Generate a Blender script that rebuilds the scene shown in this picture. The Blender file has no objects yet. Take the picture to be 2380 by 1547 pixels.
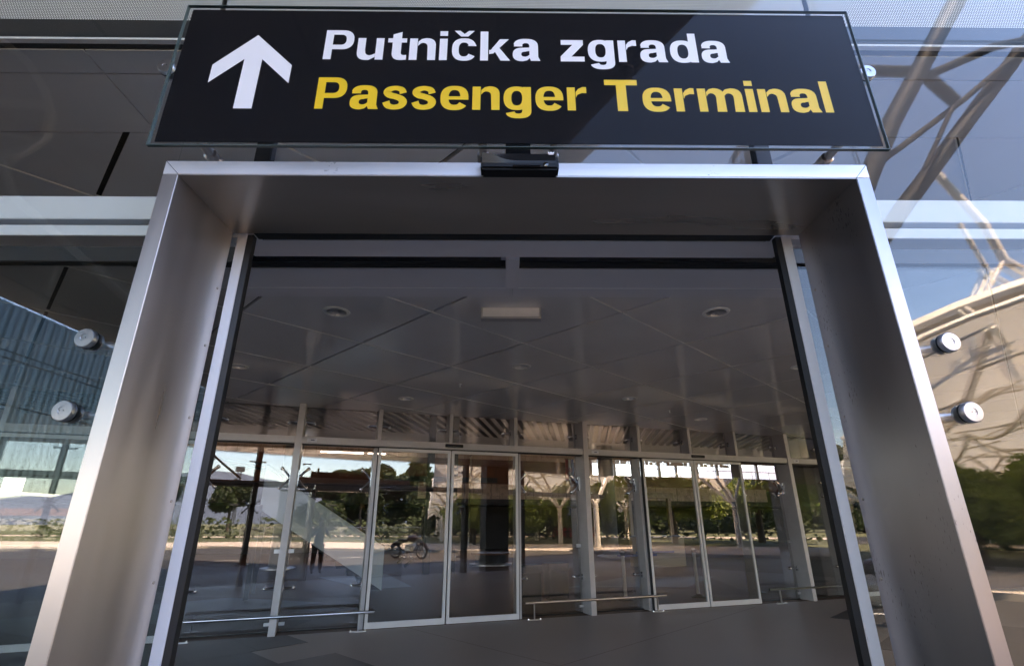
import bpy, bmesh, math, random
from math import sin, cos, tan, radians, pi, sqrt, atan2
from mathutils import Vector, Matrix
random.seed(7)
S = bpy.context.scene
COL = S.collection
R = radians

# ------------------------------------------------------------------ camera
cd = bpy.data.cameras.new('camera'); cam = bpy.data.objects.new('camera', cd); COL.objects.link(cam)
TH, YAW, ROLL, EYE = R(20.3), R(.8), R(.2), 1.6
cd.sensor_width = 36; cd.lens = 36*1188/2380; cd.clip_start = .02; cd.clip_end = 30000
fw = Vector((sin(YAW)*cos(TH), cos(YAW)*cos(TH), sin(TH)))
rt = Vector((cos(YAW), -sin(YAW), 0)); up = rt.cross(fw)
rt2 = rt*cos(ROLL)-up*sin(ROLL); up2 = up*cos(ROLL)+rt*sin(ROLL)
m = Matrix((rt2, up2, -fw)).transposed().to_4x4(); m.translation = Vector((0, 0, EYE))
cam.matrix_world = m
S.camera = cam

# ------------------------------------------------------------------ light
SUN_EL, SUN_AZ = R(60), R(18)            # sun behind the building, a little to the right
W = bpy.data.worlds.new('World'); S.world = W; W.use_nodes = True
nt = W.node_tree; nt.nodes.clear()
sky = nt.nodes.new('ShaderNodeTexSky'); sky.sky_type = 'NISHITA'; sky.sun_disc = False
sky.sun_elevation = SUN_EL; sky.sun_rotation = SUN_AZ; sky.air_density = 1.0; sky.dust_density = .2; sky.ozone_density = 5.0
bg = nt.nodes.new('ShaderNodeBackground'); bg.inputs[1].default_value = .105
wo = nt.nodes.new('ShaderNodeOutputWorld')
hs = nt.nodes.new('ShaderNodeHueSaturation'); hs.inputs['Saturation'].default_value = 1.08
nt.links.new(sky.outputs[0], hs.inputs['Color']); nt.links.new(hs.outputs[0], bg.inputs[0]); nt.links.new(bg.outputs[0], wo.inputs[0])
sl = bpy.data.lights.new('sun', 'SUN'); sl.energy = 3.4; sl.angle = R(.53); sl.color = (1, .91, .80)
so = bpy.data.objects.new('sun', sl); COL.objects.link(so)
sd = Vector((sin(SUN_AZ)*cos(SUN_EL), cos(SUN_AZ)*cos(SUN_EL), sin(SUN_EL)))
so.rotation_euler = sd.to_track_quat('Z', 'Y').to_euler(); so.location = sd*50
S.view_settings.view_transform = 'Standard'; S.view_settings.look = 'None'
S.view_settings.gamma = 1; S.view_settings.use_curve_mapping = False
S.view_settings.exposure = 3.75
S.view_settings.use_white_balance = True; S.view_settings.white_balance_temperature = 8900; S.view_settings.white_balance_tint = 26
S.render.engine = 'CYCLES'
cy = S.cycles
cy.max_bounces = 12; cy.diffuse_bounces = 4; cy.glossy_bounces = 7; cy.transmission_bounces = 6
cy.transparent_max_bounces = 40; cy.caustics_reflective = False; cy.caustics_refractive = False
cy.sample_clamp_indirect = 6; cy.use_denoising = True

# ------------------------------------------------------------------ materials
MAT = {}
def mat(name, col=(.5, .5, .5), rough=.5, metal=0., spec=.5, bump=0., bscale=60., var=0., vscale=8., stretch=(1, 1, 1),
        coat=0., alpha=None, emit=None, trans=0., aniso=0.):
    M = bpy.data.materials.new(name); M.use_nodes = True; t = M.node_tree
    b = t.nodes['Principled BSDF']; L = t.links.new
    b.inputs['Base Color'].default_value = (*col, 1); b.inputs['Roughness'].default_value = rough
    b.inputs['Metallic'].default_value = metal; b.inputs['Specular IOR Level'].default_value = spec
    b.inputs['Coat Weight'].default_value = coat; b.inputs['Coat Roughness'].default_value = .05
    b.inputs['Transmission Weight'].default_value = trans
    if aniso: b.inputs['Anisotropic'].default_value = aniso
    tc = t.nodes.new('ShaderNodeTexCoord'); mp = t.nodes.new('ShaderNodeMapping')
    mp.inputs['Scale'].default_value = stretch; L(tc.outputs['Object'], mp.inputs[0])
    if var:
        n = t.nodes.new('ShaderNodeTexNoise'); n.inputs['Scale'].default_value = vscale; n.inputs['Detail'].default_value = 6
        L(mp.outputs[0], n.inputs['Vector'])
        mx = t.nodes.new('ShaderNodeMix'); mx.data_type = 'RGBA'
        mx.inputs[6].default_value = (*[c*(1-var) for c in col], 1); mx.inputs[7].default_value = (*[min(1, c*(1+var)) for c in col], 1)
        rp = t.nodes.new('ShaderNodeMapRange'); rp.inputs[1].default_value = .3; rp.inputs[2].default_value = .7
        L(n.outputs[0], rp.inputs[0]); L(rp.outputs[0], mx.inputs[0]); L(mx.outputs[2], b.inputs['Base Color'])
        rr = t.nodes.new('ShaderNodeMapRange'); rr.inputs[3].default_value = rough*.8; rr.inputs[4].default_value = min(1, rough*1.25)
        L(n.outputs[0], rr.inputs[0]); L(rr.outputs[0], b.inputs['Roughness'])
    if bump:
        n2 = t.nodes.new('ShaderNodeTexNoise'); n2.inputs['Scale'].default_value = bscale; n2.inputs['Detail'].default_value = 5
        L(mp.outputs[0], n2.inputs['Vector'])
        bp = t.nodes.new('ShaderNodeBump'); bp.inputs['Strength'].default_value = bump; bp.inputs['Distance'].default_value = .01
        L(n2.outputs[0], bp.inputs['Height']); L(bp.outputs[0], b.inputs['Normal'])
    if emit:
        b.inputs['Emission Color'].default_value = (*emit[0], 1); b.inputs['Emission Strength'].default_value = emit[1]
    MAT[name] = M
    return M

def glass_mat(name, refl=.1, tint=(.93, .95, .94), wave=0., rough=0.):
    M = bpy.data.materials.new(name); M.use_nodes = True; t = M.node_tree; t.nodes.clear(); L = t.links.new
    o = t.nodes.new('ShaderNodeOutputMaterial'); mx = t.nodes.new('ShaderNodeMixShader')
    tr = t.nodes.new('ShaderNodeBsdfTransparent'); tr.inputs[0].default_value = (*tint, 1)
    gl = t.nodes.new('ShaderNodeBsdfGlossy'); gl.inputs['Roughness'].default_value = rough; gl.inputs[0].default_value = (1, 1, 1, 1)
    fr = t.nodes.new('ShaderNodeLayerWeight'); fr.inputs[0].default_value = .5
    pw = t.nodes.new('ShaderNodeMath'); pw.operation = 'POWER'; pw.inputs[1].default_value = 5.5; L(fr.outputs['Facing'], pw.inputs[0])
    ad = t.nodes.new('ShaderNodeMath'); ad.operation = 'MULTIPLY_ADD'; ad.inputs[1].default_value = .9; ad.inputs[2].default_value = refl; ad.use_clamp = True
    L(pw.outputs[0], ad.inputs[0]); L(ad.outputs[0], mx.inputs[0]); L(tr.outputs[0], mx.inputs[1]); L(gl.outputs[0], mx.inputs[2]); L(mx.outputs[0], o.inputs[0])
    if wave:
        tc = t.nodes.new('ShaderNodeTexCoord'); mp = t.nodes.new('ShaderNodeMapping'); mp.inputs['Scale'].default_value = (1.5, 1.5, .4)
        n = t.nodes.new('ShaderNodeTexNoise'); n.inputs['Scale'].default_value = 1.6; n.inputs['Detail'].default_value = 1
        bp = t.nodes.new('ShaderNodeBump'); bp.inputs['Strength'].default_value = wave; bp.inputs['Distance'].default_value = .02
        L(tc.outputs['Object'], mp.inputs[0]); L(mp.outputs[0], n.inputs['Vector']); L(n.outputs[0], bp.inputs['Height']); L(bp.outputs[0], gl.inputs['Normal'])
    MAT[name] = M
    return M

def steel_mat(name, base=(.58, .56, .55), rough=.27, stains=.0, axis='z'):
    """brushed stainless steel, streaked along one axis, with rust specks"""
    M = bpy.data.materials.new(name); M.use_nodes = True; t = M.node_tree; L = t.links.new
    b = t.nodes['Principled BSDF']; b.inputs['Metallic'].default_value = 1
    b.inputs['Anisotropic'].default_value = .6; tg = t.nodes.new('ShaderNodeTangent'); tg.direction_type = 'RADIAL'; tg.axis = 'Z'; L(tg.outputs[0], b.inputs['Tangent'])
    tc = t.nodes.new('ShaderNodeTexCoord')
    def noise(scale, st, det=4, dist=0):
        mp = t.nodes.new('ShaderNodeMapping'); mp.inputs['Scale'].default_value = st; L(tc.outputs['Object'], mp.inputs[0])
        n = t.nodes.new('ShaderNodeTexNoise'); n.inputs['Scale'].default_value = scale; n.inputs['Detail'].default_value = det
        L(mp.outputs[0], n.inputs['Vector']); return n
    st = (1, 1, .02) if axis == 'z' else (.02, 1, 1)
    fine = noise(420, st, 3); st2 = (1, 1, .12) if axis == 'z' else (.12, 1, 1); big = noise(9, st2, 5)
    cr = t.nodes.new('ShaderNodeMix'); cr.data_type = 'RGBA'
    cr.inputs[6].default_value = (*[c*.86 for c in base], 1); cr.inputs[7].default_value = (*[min(1, c*1.1) for c in base], 1)
    L(big.outputs[0], cr.inputs[0]); out = cr.outputs[2]
    rr = t.nodes.new('ShaderNodeMapRange'); rr.inputs[1].default_value = .3; rr.inputs[2].default_value = .7
    rr.inputs[3].default_value = rough*.85; rr.inputs[4].default_value = rough*1.2; L(big.outputs[0], rr.inputs[0])
    rout = rr.outputs[0]
    if stains:
        s1 = noise(190, (1, 1, .3) if axis == 'z' else (.3, 1, 1), 4); s2 = noise(5, (1, 1, .6), 2)
        ml = t.nodes.new('ShaderNodeMath'); ml.operation = 'MULTIPLY'; L(s1.outputs[0], ml.inputs[0]); L(s2.outputs[0], ml.inputs[1])
        mr = t.nodes.new('ShaderNodeMapRange'); mr.inputs[1].default_value = .40-.02*stains; mr.inputs[2].default_value = .44-.02*stains; mr.inputs[4].default_value = .7
        L(ml.outputs[0], mr.inputs[0])
        m2 = t.nodes.new('ShaderNodeMix'); m2.data_type = 'RGBA'; m2.inputs[7].default_value = (.07, .05, .035, 1)
        L(out, m2.inputs[6]); L(mr.outputs[0], m2.inputs[0]); out = m2.outputs[2]
        im = t.nodes.new('ShaderNodeMath'); im.operation = 'SUBTRACT'; im.inputs[0].default_value = 1; L(mr.outputs[0], im.inputs[1]); L(im.outputs[0], b.inputs['Metallic'])
    L(out, b.inputs['Base Color']); L(rout, b.inputs['Roughness'])
    bp = t.nodes.new('ShaderNodeBump'); bp.inputs['Strength'].default_value = .05; bp.inputs['Distance'].default_value = .002
    L(fine.outputs[0], bp.inputs['Height']); L(bp.outputs[0], b.inputs['Normal'])
    MAT[name] = M
    return M

def perf_mat(name, col, pitch, hole, metal=0., rough=.5, hexa=False, axes=(0, 2), group=0.):
    """sheet with round or square holes cut through it (transparent), object coordinates"""
    M = bpy.data.materials.new(name); M.use_nodes = True; t = M.node_tree; L = t.links.new
    b = t.nodes['Principled BSDF']; b.inputs['Base Color'].default_value = (*col, 1); b.inputs['Metallic'].default_value = metal; b.inputs['Roughness'].default_value = rough
    tc = t.nodes.new('ShaderNodeTexCoord'); sp = t.nodes.new('ShaderNodeSeparateXYZ'); L(tc.outputs['Object'], sp.inputs[0])
    def mth(op, a, c=None):
        n = t.nodes.new('ShaderNodeMath'); n.operation = op
        for i, v in enumerate((a, c)):
            if v is None: continue
            if isinstance(v, (int, float)): n.inputs[i].default_value = v
            else: L(v, n.inputs[i])
        return n.outputs[0]
    def holes(ox, oy, sx, sy):
        x = mth('ADD', mth('DIVIDE', sp.outputs[axes[0]], sx), ox); y = mth('ADD', mth('DIVIDE', sp.outputs[axes[1]], sy), oy)
        fx = mth('MULTIPLY', mth('SUBTRACT', mth('FRACT', x), .5), sx); fy = mth('MULTIPLY', mth('SUBTRACT', mth('FRACT', y), .5), sy)
        if hexa:
            return mth('LESS_THAN', mth('SQRT', mth('ADD', mth('MULTIPLY', fx, fx), mth('MULTIPLY', fy, fy))), hole)
        cell = t.nodes.new('ShaderNodeCombineXYZ'); L(mth('FLOOR', mth('MULTIPLY', x, .25)), cell.inputs[0]); L(mth('FLOOR', mth('MULTIPLY', y, .25)), cell.inputs[1])
        oi = t.nodes.new('ShaderNodeObjectInfo'); L(oi.outputs['Random'], cell.inputs[2])
        wn = t.nodes.new('ShaderNodeTexWhiteNoise'); L(cell.outputs[0], wn.inputs['Vector'])
        hs = mth('ADD', hole, mth('MULTIPLY', mth('GREATER_THAN', wn.outputs['Value'], .72), hole*.6))
        return mth('LESS_THAN', mth('MAXIMUM', mth('ABSOLUTE', fx), mth('ABSOLUTE', fy)), hs)
    if hexa:
        h = mth('MAXIMUM', holes(0, 0, pitch, pitch*1.732), holes(.5, .5, pitch, pitch*1.732))
    else:
        h = holes(0, 0, pitch, pitch)
    tr = t.nodes.new('ShaderNodeBsdfTransparent'); mx = t.nodes.new('ShaderNodeMixShader'); o = t.nodes['Material Output']
    if hexa: tr = t.nodes.new('ShaderNodeBsdfDiffuse'); tr.inputs[0].default_value = (.9, .88, .88, 1)   # bright studs on a dark net
    L(h, mx.inputs[0]); L(b.outputs[0], mx.inputs[1]); L(tr.outputs[0], mx.inputs[2]); L(mx.outputs[0], o.inputs[0])
    MAT[name] = M
    return M

steel_mat('steel', stains=0, base=(.70, .64, .60), rough=.32); steel_mat('steel_specked_shaded', stains=1.2, base=(.44, .41, .41), rough=.32); steel_mat('steel_h', stains=.2, axis='x', base=(.88, .82, .79), rough=.45)  # right jamb: real specks, base lowered to mimic its darker reflections
steel_mat('steel_shaded', base=(.50, .45, .41), rough=.30, axis='x')  # darker copy of the portal steel, mimicking the underside's dim reflection
mat('polished', (.72, .72, .73), .14, 1.); mat('satin', (.55, .55, .56), .32, 1., bump=.05)
mat('alu', (.52, .51, .53), .38, .35, var=.05); mat('alu_bright', (.72, .72, .74), .35, .2, var=.05, vscale=3)
mat('beam_white', (.86, .86, .86), .45, 0, var=.04, vscale=2)
mat('rubber', (.008, .009, .01), .45); mat('black_plastic', (.008, .008, .009), .34, spec=.3, bump=.03, bscale=300)
mat('sensor_window', (.003, .003, .004), .06, coat=1.)
mat('sign_black', (.011, .0105, .0125), .6, spec=.03); mat('sign_white', (.88, .86, .90), .5); mat('sign_yellow', (.92, .56, .02), .5)
mat('glass_edge', (.09, .14, .135), .15, spec=.8)
mat('ceiling_paint', (.86, .84, .84), .11, spec=.55, var=.05, vscale=1.2, bump=.004, bscale=.8)
mat('ceiling_back', (.012, .012, .012), .8); mat('casing', (.92, .89, .90), .22, spec=.6, var=.04, vscale=2)
mat('dark_gloss', (.012, .016, .026), .12, spec=.45); mat('dark_metal', (.05, .05, .052), .45, .3)
mat('lamp_ring', (.95, .94, .92), .35); mat('lamp_reflector', (.75, .75, .76), .12, 1.)
mat('white_panel', (.92, .90, .92), .5, var=.03)
mat('floor_light', (.32, .275, .255), .48, spec=.45, var=.08, vscale=.7)
mat('floor_dark', (.075, .068, .074), .45, spec=.45, var=.08, vscale=.7)
mat('milky_sheet', (.5, .5, .5), .6); mat('apron_paving', (.15, .135, .125), .8, var=.15, bump=.2); mat('hall_floor', (.10, .052, .036), .55, spec=.22, var=.12, vscale=.5); mat('joint', (.04, .035, .034), .6)
mat('wood', (.15, .055, .024), .4, var=.25, vscale=3, stretch=(6, 6, .5)); mat('wood_pale', (.42, .28, .16), .45, var=.15, vscale=4, stretch=(.5, 6, 6))
mat('wall_dark', (.035, .034, .036), .6); mat('wall_grey', (.25, .25, .26), .55, var=.05); mat('baffle', (.13, .13, .135), .5)
mat('concrete', (.38, .34, .30), .8, var=.15, bump=.2); mat('asphalt', (.036, .034, .034), .85, var=.25, vscale=5, bump=.3, bscale=200)
mat('paving', (.50, .42, .35), .8, var=.12, vscale=3, bump=.2, bscale=40); mat('kerb_stone', (.46, .42, .36), .8, var=.12)
mat('road_paint', (.7, .7, .68), .6, var=.1); mat('grass', (.075, .085, .03), .9, var=.4, vscale=1.2, bump=.5, bscale=30)
mat('hedge', (.035, .055, .016), .8, var=.5, vscale=3); mat('leaf_dark', (.028, .048, .014), .6, var=.5, vscale=1.2); mat('leaf_bright', (.14, .18, .06), .55, var=.5, vscale=1.5)
mat('bark', (.10, .07, .05), .9, var=.3, vscale=12, stretch=(1, 1, .2), bump=.6)
mat('membrane', (.92, .91, .88), .6, var=.03, vscale=.6); mat('truss', (.78, .72, .62), .4, spec=.4); mat('tube_shaded', (.015, .018, .020), .6, spec=.1); mat('soffit_dark', (.17, .155, .135), .6, var=.15)  # the slanting tubes' near-black colour stands in for shade
mat('mountain', (.07, .10, .145), 1., var=.2, vscale=.002); mat('sea', (.03, .07, .12), .2); mat('field', (.13, .13, .06), .95, var=.4, vscale=.02)  # blue in the mountain colour stands in for distance haze
mat('render_white', (.6, .58, .54), .8, var=.06); mat('roof_tile', (.22, .11, .07), .8, var=.2)
mat('cloth_dark', (.02, .02, .026), .85, bump=.2, bscale=80); mat('cloth_shirt', (.07, .08, .10), .85, bump=.2, bscale=60); mat('skin', (.42, .25, .18), .5); mat('hair', (.03, .02, .015), .6)
mat('tyre', (.012, .012, .012), .7); mat('bike_red', (.025, .014, .014), .25, coat=.8); mat('red_plastic', (.42, .03, .02), .4); mat('white_plastic', (.7, .7, .7), .4)
mat('flag_red', (.5, .02, .03), .8); mat('flag_white', (.75, .73, .72), .8); mat('flag_blue', (.02, .04, .25), .8)
mat('bin', (.045, .05, .055), .4, 0); mat('belt_blue', (.01, .04, .22), .6); mat('screen', (.006, .006, .008), .15)
mat('orange', (.6, .18, .03), .5); mat('sticker', (.7, .72, .78), .4); mat('ink', (.05, .06, .16), .5); mat('snow', (.6, .6, .62), .6)
mat('tube_light', (.9, .9, .9), .4, emit=((1, .98, .95), 1.6))
glass_mat('glass_outer', .042, (.93, .95, .94), wave=.03); glass_mat('glass_inner', .095, (.84, .83, .82), wave=.004); glass_mat('glass_sign', .004, (.985, .99, .988))
glass_mat('glass_green', .05, (.62, .80, .76)); glass_mat('glass_hall', .05, (.75, .78, .78))
perf_mat('perforated_metal', (.12, .12, .125), .0115, .0043, .2, .5, hexa=True)
perf_mat('perforated_panel', (.80, .62, .52), .046, .010, 0, .5)
perf_mat('perforated_panel_grey', (.30, .28, .27), .05, .010, 0, .5)

# pleated translucent glass wall: ribs that let a diffuse blue-green light through
M = mat('ribbed', (.028, .045, .048), .25, spec=.6); t = M.node_tree; b = t.nodes['Principled BSDF']; o = t.nodes['Material Output']
tl = t.nodes.new('ShaderNodeBsdfTranslucent'); tl.inputs[0].default_value = (.055, .085, .08, 1); tp = t.nodes.new('ShaderNodeBsdfTransparent'); tp.inputs[0].default_value = (.20, .27, .28, 1)
m1 = t.nodes.new('ShaderNodeMixShader'); m1.inputs[0].default_value = .5; m2 = t.nodes.new('ShaderNodeMixShader'); m2.inputs[0].default_value = .45
t.links.new(b.outputs[0], m1.inputs[1]); t.links.new(tl.outputs[0], m1.inputs[2]); t.links.new(m1.outputs[0], m2.inputs[1]); t.links.new(tp.outputs[0], m2.inputs[2]); t.links.new(m2.outputs[0], o.inputs[0])
M = mat('glass_frosted', (.80, .90, .84), .15, spec=.8); M.node_tree.nodes['Principled BSDF'].inputs['Alpha'].default_value = .85
t = MAT['milky_sheet'].node_tree; tl = t.nodes.new('ShaderNodeBsdfTranslucent'); tl.inputs[0].default_value = (.24, .23, .215, 1); t.links.new(tl.outputs[0], t.nodes['Material Output'].inputs[0])
# membrane lets sunlight through
for nm, tc_ in (('membrane', (.72, .68, .60, 1)), ('leaf_dark', (.05, .09, .02, 1)), ('leaf_bright', (.34, .46, .09, 1)), ('hedge', (.05, .08, .02, 1))):
    t = MAT[nm].node_tree; b = t.nodes['Principled BSDF']; o = t.nodes['Material Output']
    tl = t.nodes.new('ShaderNodeBsdfTranslucent'); tl.inputs[0].default_value = tc_; mx = t.nodes.new('ShaderNodeMixShader'); mx.inputs[0].default_value = .35
    t.links.new(b.outputs[0], mx.inputs[1]); t.links.new(tl.outputs[0], mx.inputs[2]); t.links.new(mx.outputs[0], o.inputs[0])

# ------------------------------------------------------------------ mesh helpers
class MB:
    def __init__(s): s.v = []; s.f = []
    def box(s, x0, x1, y0, y1, z0, z1):
        k = len(s.v)
        s.v += [(x, y, z) for z in (z0, z1) for y in (y0, y1) for x in (x0, x1)]
        s.f += [tuple(k+i for i in q) for q in ((0, 2, 3, 1), (4, 5, 7, 6), (0, 1, 5, 4), (2, 6, 7, 3), (0, 4, 6, 2), (1, 3, 7, 5))]
        return s
    def prism(s, poly, z0, z1):
        """vertical prism over a 2-D polygon (counter-clockwise)"""
        k = len(s.v); n = len(poly)
        s.v += [(p[0], p[1], z0) for p in poly] + [(p[0], p[1], z1) for p in poly]
        s.f.append(tuple(k+i for i in reversed(range(n)))); s.f.append(tuple(k+n+i for i in range(n)))
        for i in range(n): j = (i+1) % n; s.f.append((k+i, k+j, k+n+j, k+n+i))
        return s
    def tube(s, pts, r, n=10, cap=True):
        pts = [Vector(p) for p in pts]; rs = r if isinstance(r, (list, tuple)) else [r]*len(pts)
        k = len(s.v); pu = None
        for i, p in enumerate(pts):
            d = (pts[min(i+1, len(pts)-1)]-pts[max(i-1, 0)]).normalized()
            if pu is None:
                a = Vector((0, 0, 1)) if abs(d.z) < .9 else Vector((1, 0, 0)); pu = d.cross(a).normalized()
            pu = (pu-d*pu.dot(d)).normalized(); pv = d.cross(pu)
            for j in range(n):
                a = 2*pi*j/n; s.v.append(tuple(p+(pu*cos(a)+pv*sin(a))*rs[i]))
        for i in range(len(pts)-1):
            for j in range(n):
                a, b2 = k+i*n+j, k+i*n+(j+1) % n; s.f.append((a, b2, b2+n, a+n))
        if cap:
            s.f.append(tuple(k+j for j in reversed(range(n)))); s.f.append(tuple(k+(len(pts)-1)*n+j for j in range(n)))
        return s
    def lathe(s, prof, c=(0, 0, 0), axis='z', n=24, caps=True):
        """profile [(r, h)] revolved about an axis through c"""
        k = len(s.v)
        for r, h in prof:
            for j in range(n):
                a = 2*pi*j/n; x, y = r*cos(a), r*sin(a)
                p = {'z': (x, y, h), 'y': (x, h, -y), 'x': (h, x, y)}[axis]
                s.v.append((c[0]+p[0], c[1]+p[1], c[2]+p[2]))
        for i in range(len(prof)-1):
            for j in range(n):
                a, b2 = k+i*n+j, k+i*n+(j+1) % n; s.f.append((a, b2, b2+n, a+n))
        if caps and prof[0][0] > 1e-6: s.f.append(tuple(k+j for j in reversed(range(n))))
        if caps and prof[-1][0] > 1e-6: s.f.append(tuple(k+(len(prof)-1)*n+j for j in range(n)))
        return s
    def sphere(s, c, r, n=10):
        pr = [(max(1e-7, sin(pi*i/6))*r, -cos(pi*i/6)*r) for i in range(7)]
        return s.lathe(pr, c, 'z', n)
    def quad(s, *p): k = len(s.v); s.v += [tuple(q) for q in p]; s.f.append(tuple(range(k, k+len(p)))); return s
    def build(s, name, m, parent=None, bevel=0., smooth=False, loc=None, rz=0):
        me = bpy.data.meshes.new(name); me.from_pydata(s.v, [], s.f); me.validate()
        bm = bmesh.new(); bm.from_mesh(me); bmesh.ops.recalc_face_normals(bm, faces=bm.faces)
        if bevel: 
            bmesh.ops.bevel(bm, geom=[e for e in bm.edges if e.calc_face_angle(0) > .6], offset=bevel, segments=2, affect='EDGES', clamp_overlap=True)
        bm.to_mesh(me); bm.free()
        if smooth: me.shade_smooth(); me.set_sharp_from_angle(angle=R(38))
        me.materials.append(MAT[m] if isinstance(m, str) else m)
        o = bpy.data.objects.new(name, me); COL.objects.link(o); o.parent = parent
        if loc is not None: o.location = loc
        o.rotation_euler.z = rz
        return o

def tag(o, label=None, cat=None, group=None, kind=None):
    if label: o['label'] = label
    if cat: o['category'] = cat
    if group: o['group'] = group
    if kind: o['kind'] = kind
    return o
def empty(name, label, cat, loc=(0, 0, 0), rz=0, group=None):
    o = bpy.data.objects.new(name, None); COL.objects.link(o); o.empty_display_size = .1
    o.location = loc; o.rotation_euler.z = rz
    return tag(o, label, cat, group)
def copy_tree(o, parent=None):
    c = o.copy(); COL.objects.link(c); c.parent = parent
    for ch in list(o.children): copy_tree(ch, c)
    return c
def struct(o): o['kind'] = 'structure'; return o

# inner glazed wall frame of reference: u along it, w into the hall
ANG = math.atan(.33); UX, UY = cos(ANG), sin(ANG)
def IW(u, w, z=0): return Vector((u*UX-w*UY, 10.05+u*UY+w*UX, z))
def on_ceiling_line(x): return 10.05+.33*x
ZC = 3.55

# ------------------------------------------------------------------ ground
MB().box(-9000, 9000, -9000, 3000, -1.2, -.02).build('ground', 'field')['kind'] = 'structure'
kerb = [(-160, -70), (-60, -42), (-34, -36), (-15, -30.5), (.26, -24.3), (6.23, -14.7), (10.3, -9.3), (12.9, -6.0), (16.6, -.6), (20, 8)]
road = [(-160, 1.5)] + kerb + [(20, 1.5)]
road = [(x, min(y, 1.5)) for x, y in road]
MB().prism([(-160, 1.2), (-160, -120), (60, -120), (60, 1.2)], -.016, -.004).build('road', 'asphalt')['kind'] = 'structure'
def offs(poly, d):
    out = []
    for i, p in enumerate(poly):
        a = Vector(poly[max(i-1, 0)]); b2 = Vector(poly[min(i+1, len(poly)-1)]); tdir = (b2-a).normalized(); out.append((p[0]+tdir.y*d, p[1]-tdir.x*d))
    return out
k2 = offs(kerb, .18); pv = offs(kerb, 9)
def strip(name, A, B, z0, z1, m):
    mb = MB(); k = 0
    for i in range(len(A)-1):
        mb.prism([A[i], B[i], B[i+1], A[i+1]], z0, z1)
    return mb.build(name, m)
struct(strip('kerb', kerb, k2, -.01, .14, 'kerb_stone')); struct(strip('pavement', k2, pv, -.01, .13, 'paving'))
far = offs(kerb, 120)
struct(strip('grass_verge', pv, far, -.01, .12, 'grass'))
walk2 = strip('path', offs(kerb, 26), offs(kerb, 31), .10, .135, 'paving'); struct(walk2)
# painted road markings
mb = MB()
for i in range(8):
    x = -12+i*2.6; mb.quad((x, -13+i*.8, .002), (x+1.3, -12.6+i*.8, .002), (x+1.3, -12.45+i*.8, .002), (x, -12.85+i*.8, .002))
struct(mb.build('lane_marking', 'road_paint'))
# apron in front of the doors
struct(MB().box(-30, 20, -2.6, 1.55, -.003, .0).build('apron', 'apron_paving'))
struct(MB().box(-9000, 9000, -9000, -1500, -.02, .4).build('sea', 'sea'))

# mountains beyond the bay
mb = MB(); N = 90; rnd = random.Random(3)
def ridge(a):
    return 90+210*math.exp(-((a-8)/9)**2)+150*math.exp(-((a-25)/7)**2)+110*math.exp(-((a+28)/14)**2)+120*math.exp(-((a-52)/12)**2)
prev = None
for i in range(N+1):
    a = -75+150*i/N; d = 3900; h = ridge(a)+rnd.uniform(-14, 14)
    row = []
    for kq, (dd, hh) in enumerate(((0, 0), (500, .35), (1000, .75), (1500, 1.0), (2300, .5), (3000, 0))):
        D = d+dd; row.append((sin(R(a))*D, -cos(R(a))*D, max(.4, h*hh*1.5+rnd.uniform(-12, 12)*(hh > 0))))
    if prev:
        for j in range(5): mb.quad(prev[j], row[j], row[j+1], prev[j+1])
    prev = row
struct(mb.build('mountains', 'mountain', smooth=True))
mb = MB(); prev = None
for i in range(61):
    a = -70+140*i/60; D = 2600; h = 200+90*sin(i*.35)+rnd.uniform(-12, 12)
    row = [(sin(R(a))*D, 40+cos(R(a))*D, -1), (sin(R(a))*(D+300), 40+cos(R(a))*(D+300), h*.7), (sin(R(a))*(D+600), 40+cos(R(a))*(D+600), h)]
    if prev:
        for j in range(2): mb.quad(prev[j], row[j], row[j+1], prev[j+1])
    prev = row
struct(mb.build('hills', 'mountain', smooth=True))

# ------------------------------------------------------------------ vestibule and hall shell
struct(MB().prism([(-14, 1.56), (12, 1.56), (12, on_ceiling_line(12)), (-14, on_ceiling_line(-14))], -.2, 0).build('vestibule_floor', 'floor_light'))
floor_root = bpy.data.objects['vestibule_floor']
hall = MB(); P = [IW(-40, 0), IW(40, 0), IW(40, 46), IW(-40, 46)]
struct(hall.prism([(p.x, p.y) for p in P], -.2, -.001).build('hall_floor', 'hall_floor'))
# dark 45-degree inlay tiles; cells of a grid in s = y+x, d = y-x
def inlay(s0, s1, d0, d1, parent=floor_root):
    q = [((s-d)/2, (s+d)/2) for s, d in ((s0, d0), (s1, d0), (s1, d1), (s0, d1))]
    q = clip(q, lambda p: on_ceiling_line(p[0])-.02-p[1]); q = clip(q, lambda p: p[1]-1.6)
    if len(q) < 3: return
    MB().prism(q, .0, .004).build('floor_tile', 'floor_dark', parent)
def clip(poly, f):
    out = []
    for i, p in enumerate(poly):
        q = poly[(i+1) % len(poly)]; a, b2 = f(p), f(q)
        if a >= 0: out.append(p)
        if (a >= 0) != (b2 >= 0):
            t_ = a/(a-b2); out.append((p[0]+(q[0]-p[0])*t_, p[1]+(q[1]-p[1])*t_))
    return out
g = .004
def cells(s0, s1, d0, d1, st=1.18):
    s = s0
    while s < s1-.01:
        d = d0
        while d < d1-.01:
            inlay(s, min(s+st, s1)-g, d, min(d+st, d1)-g); d += st
        s += st
cells(-4.8, 5.62, 11.25, 18.3); cells(-4.8, 4.50, 10.0, 11.25); cells(-4.8, 5.56, 7.6, 10.0)
cells(12.8, 17.4, -.6, 2.9); cells(15.9, 19.8, 2.9, 4.4)
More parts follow.
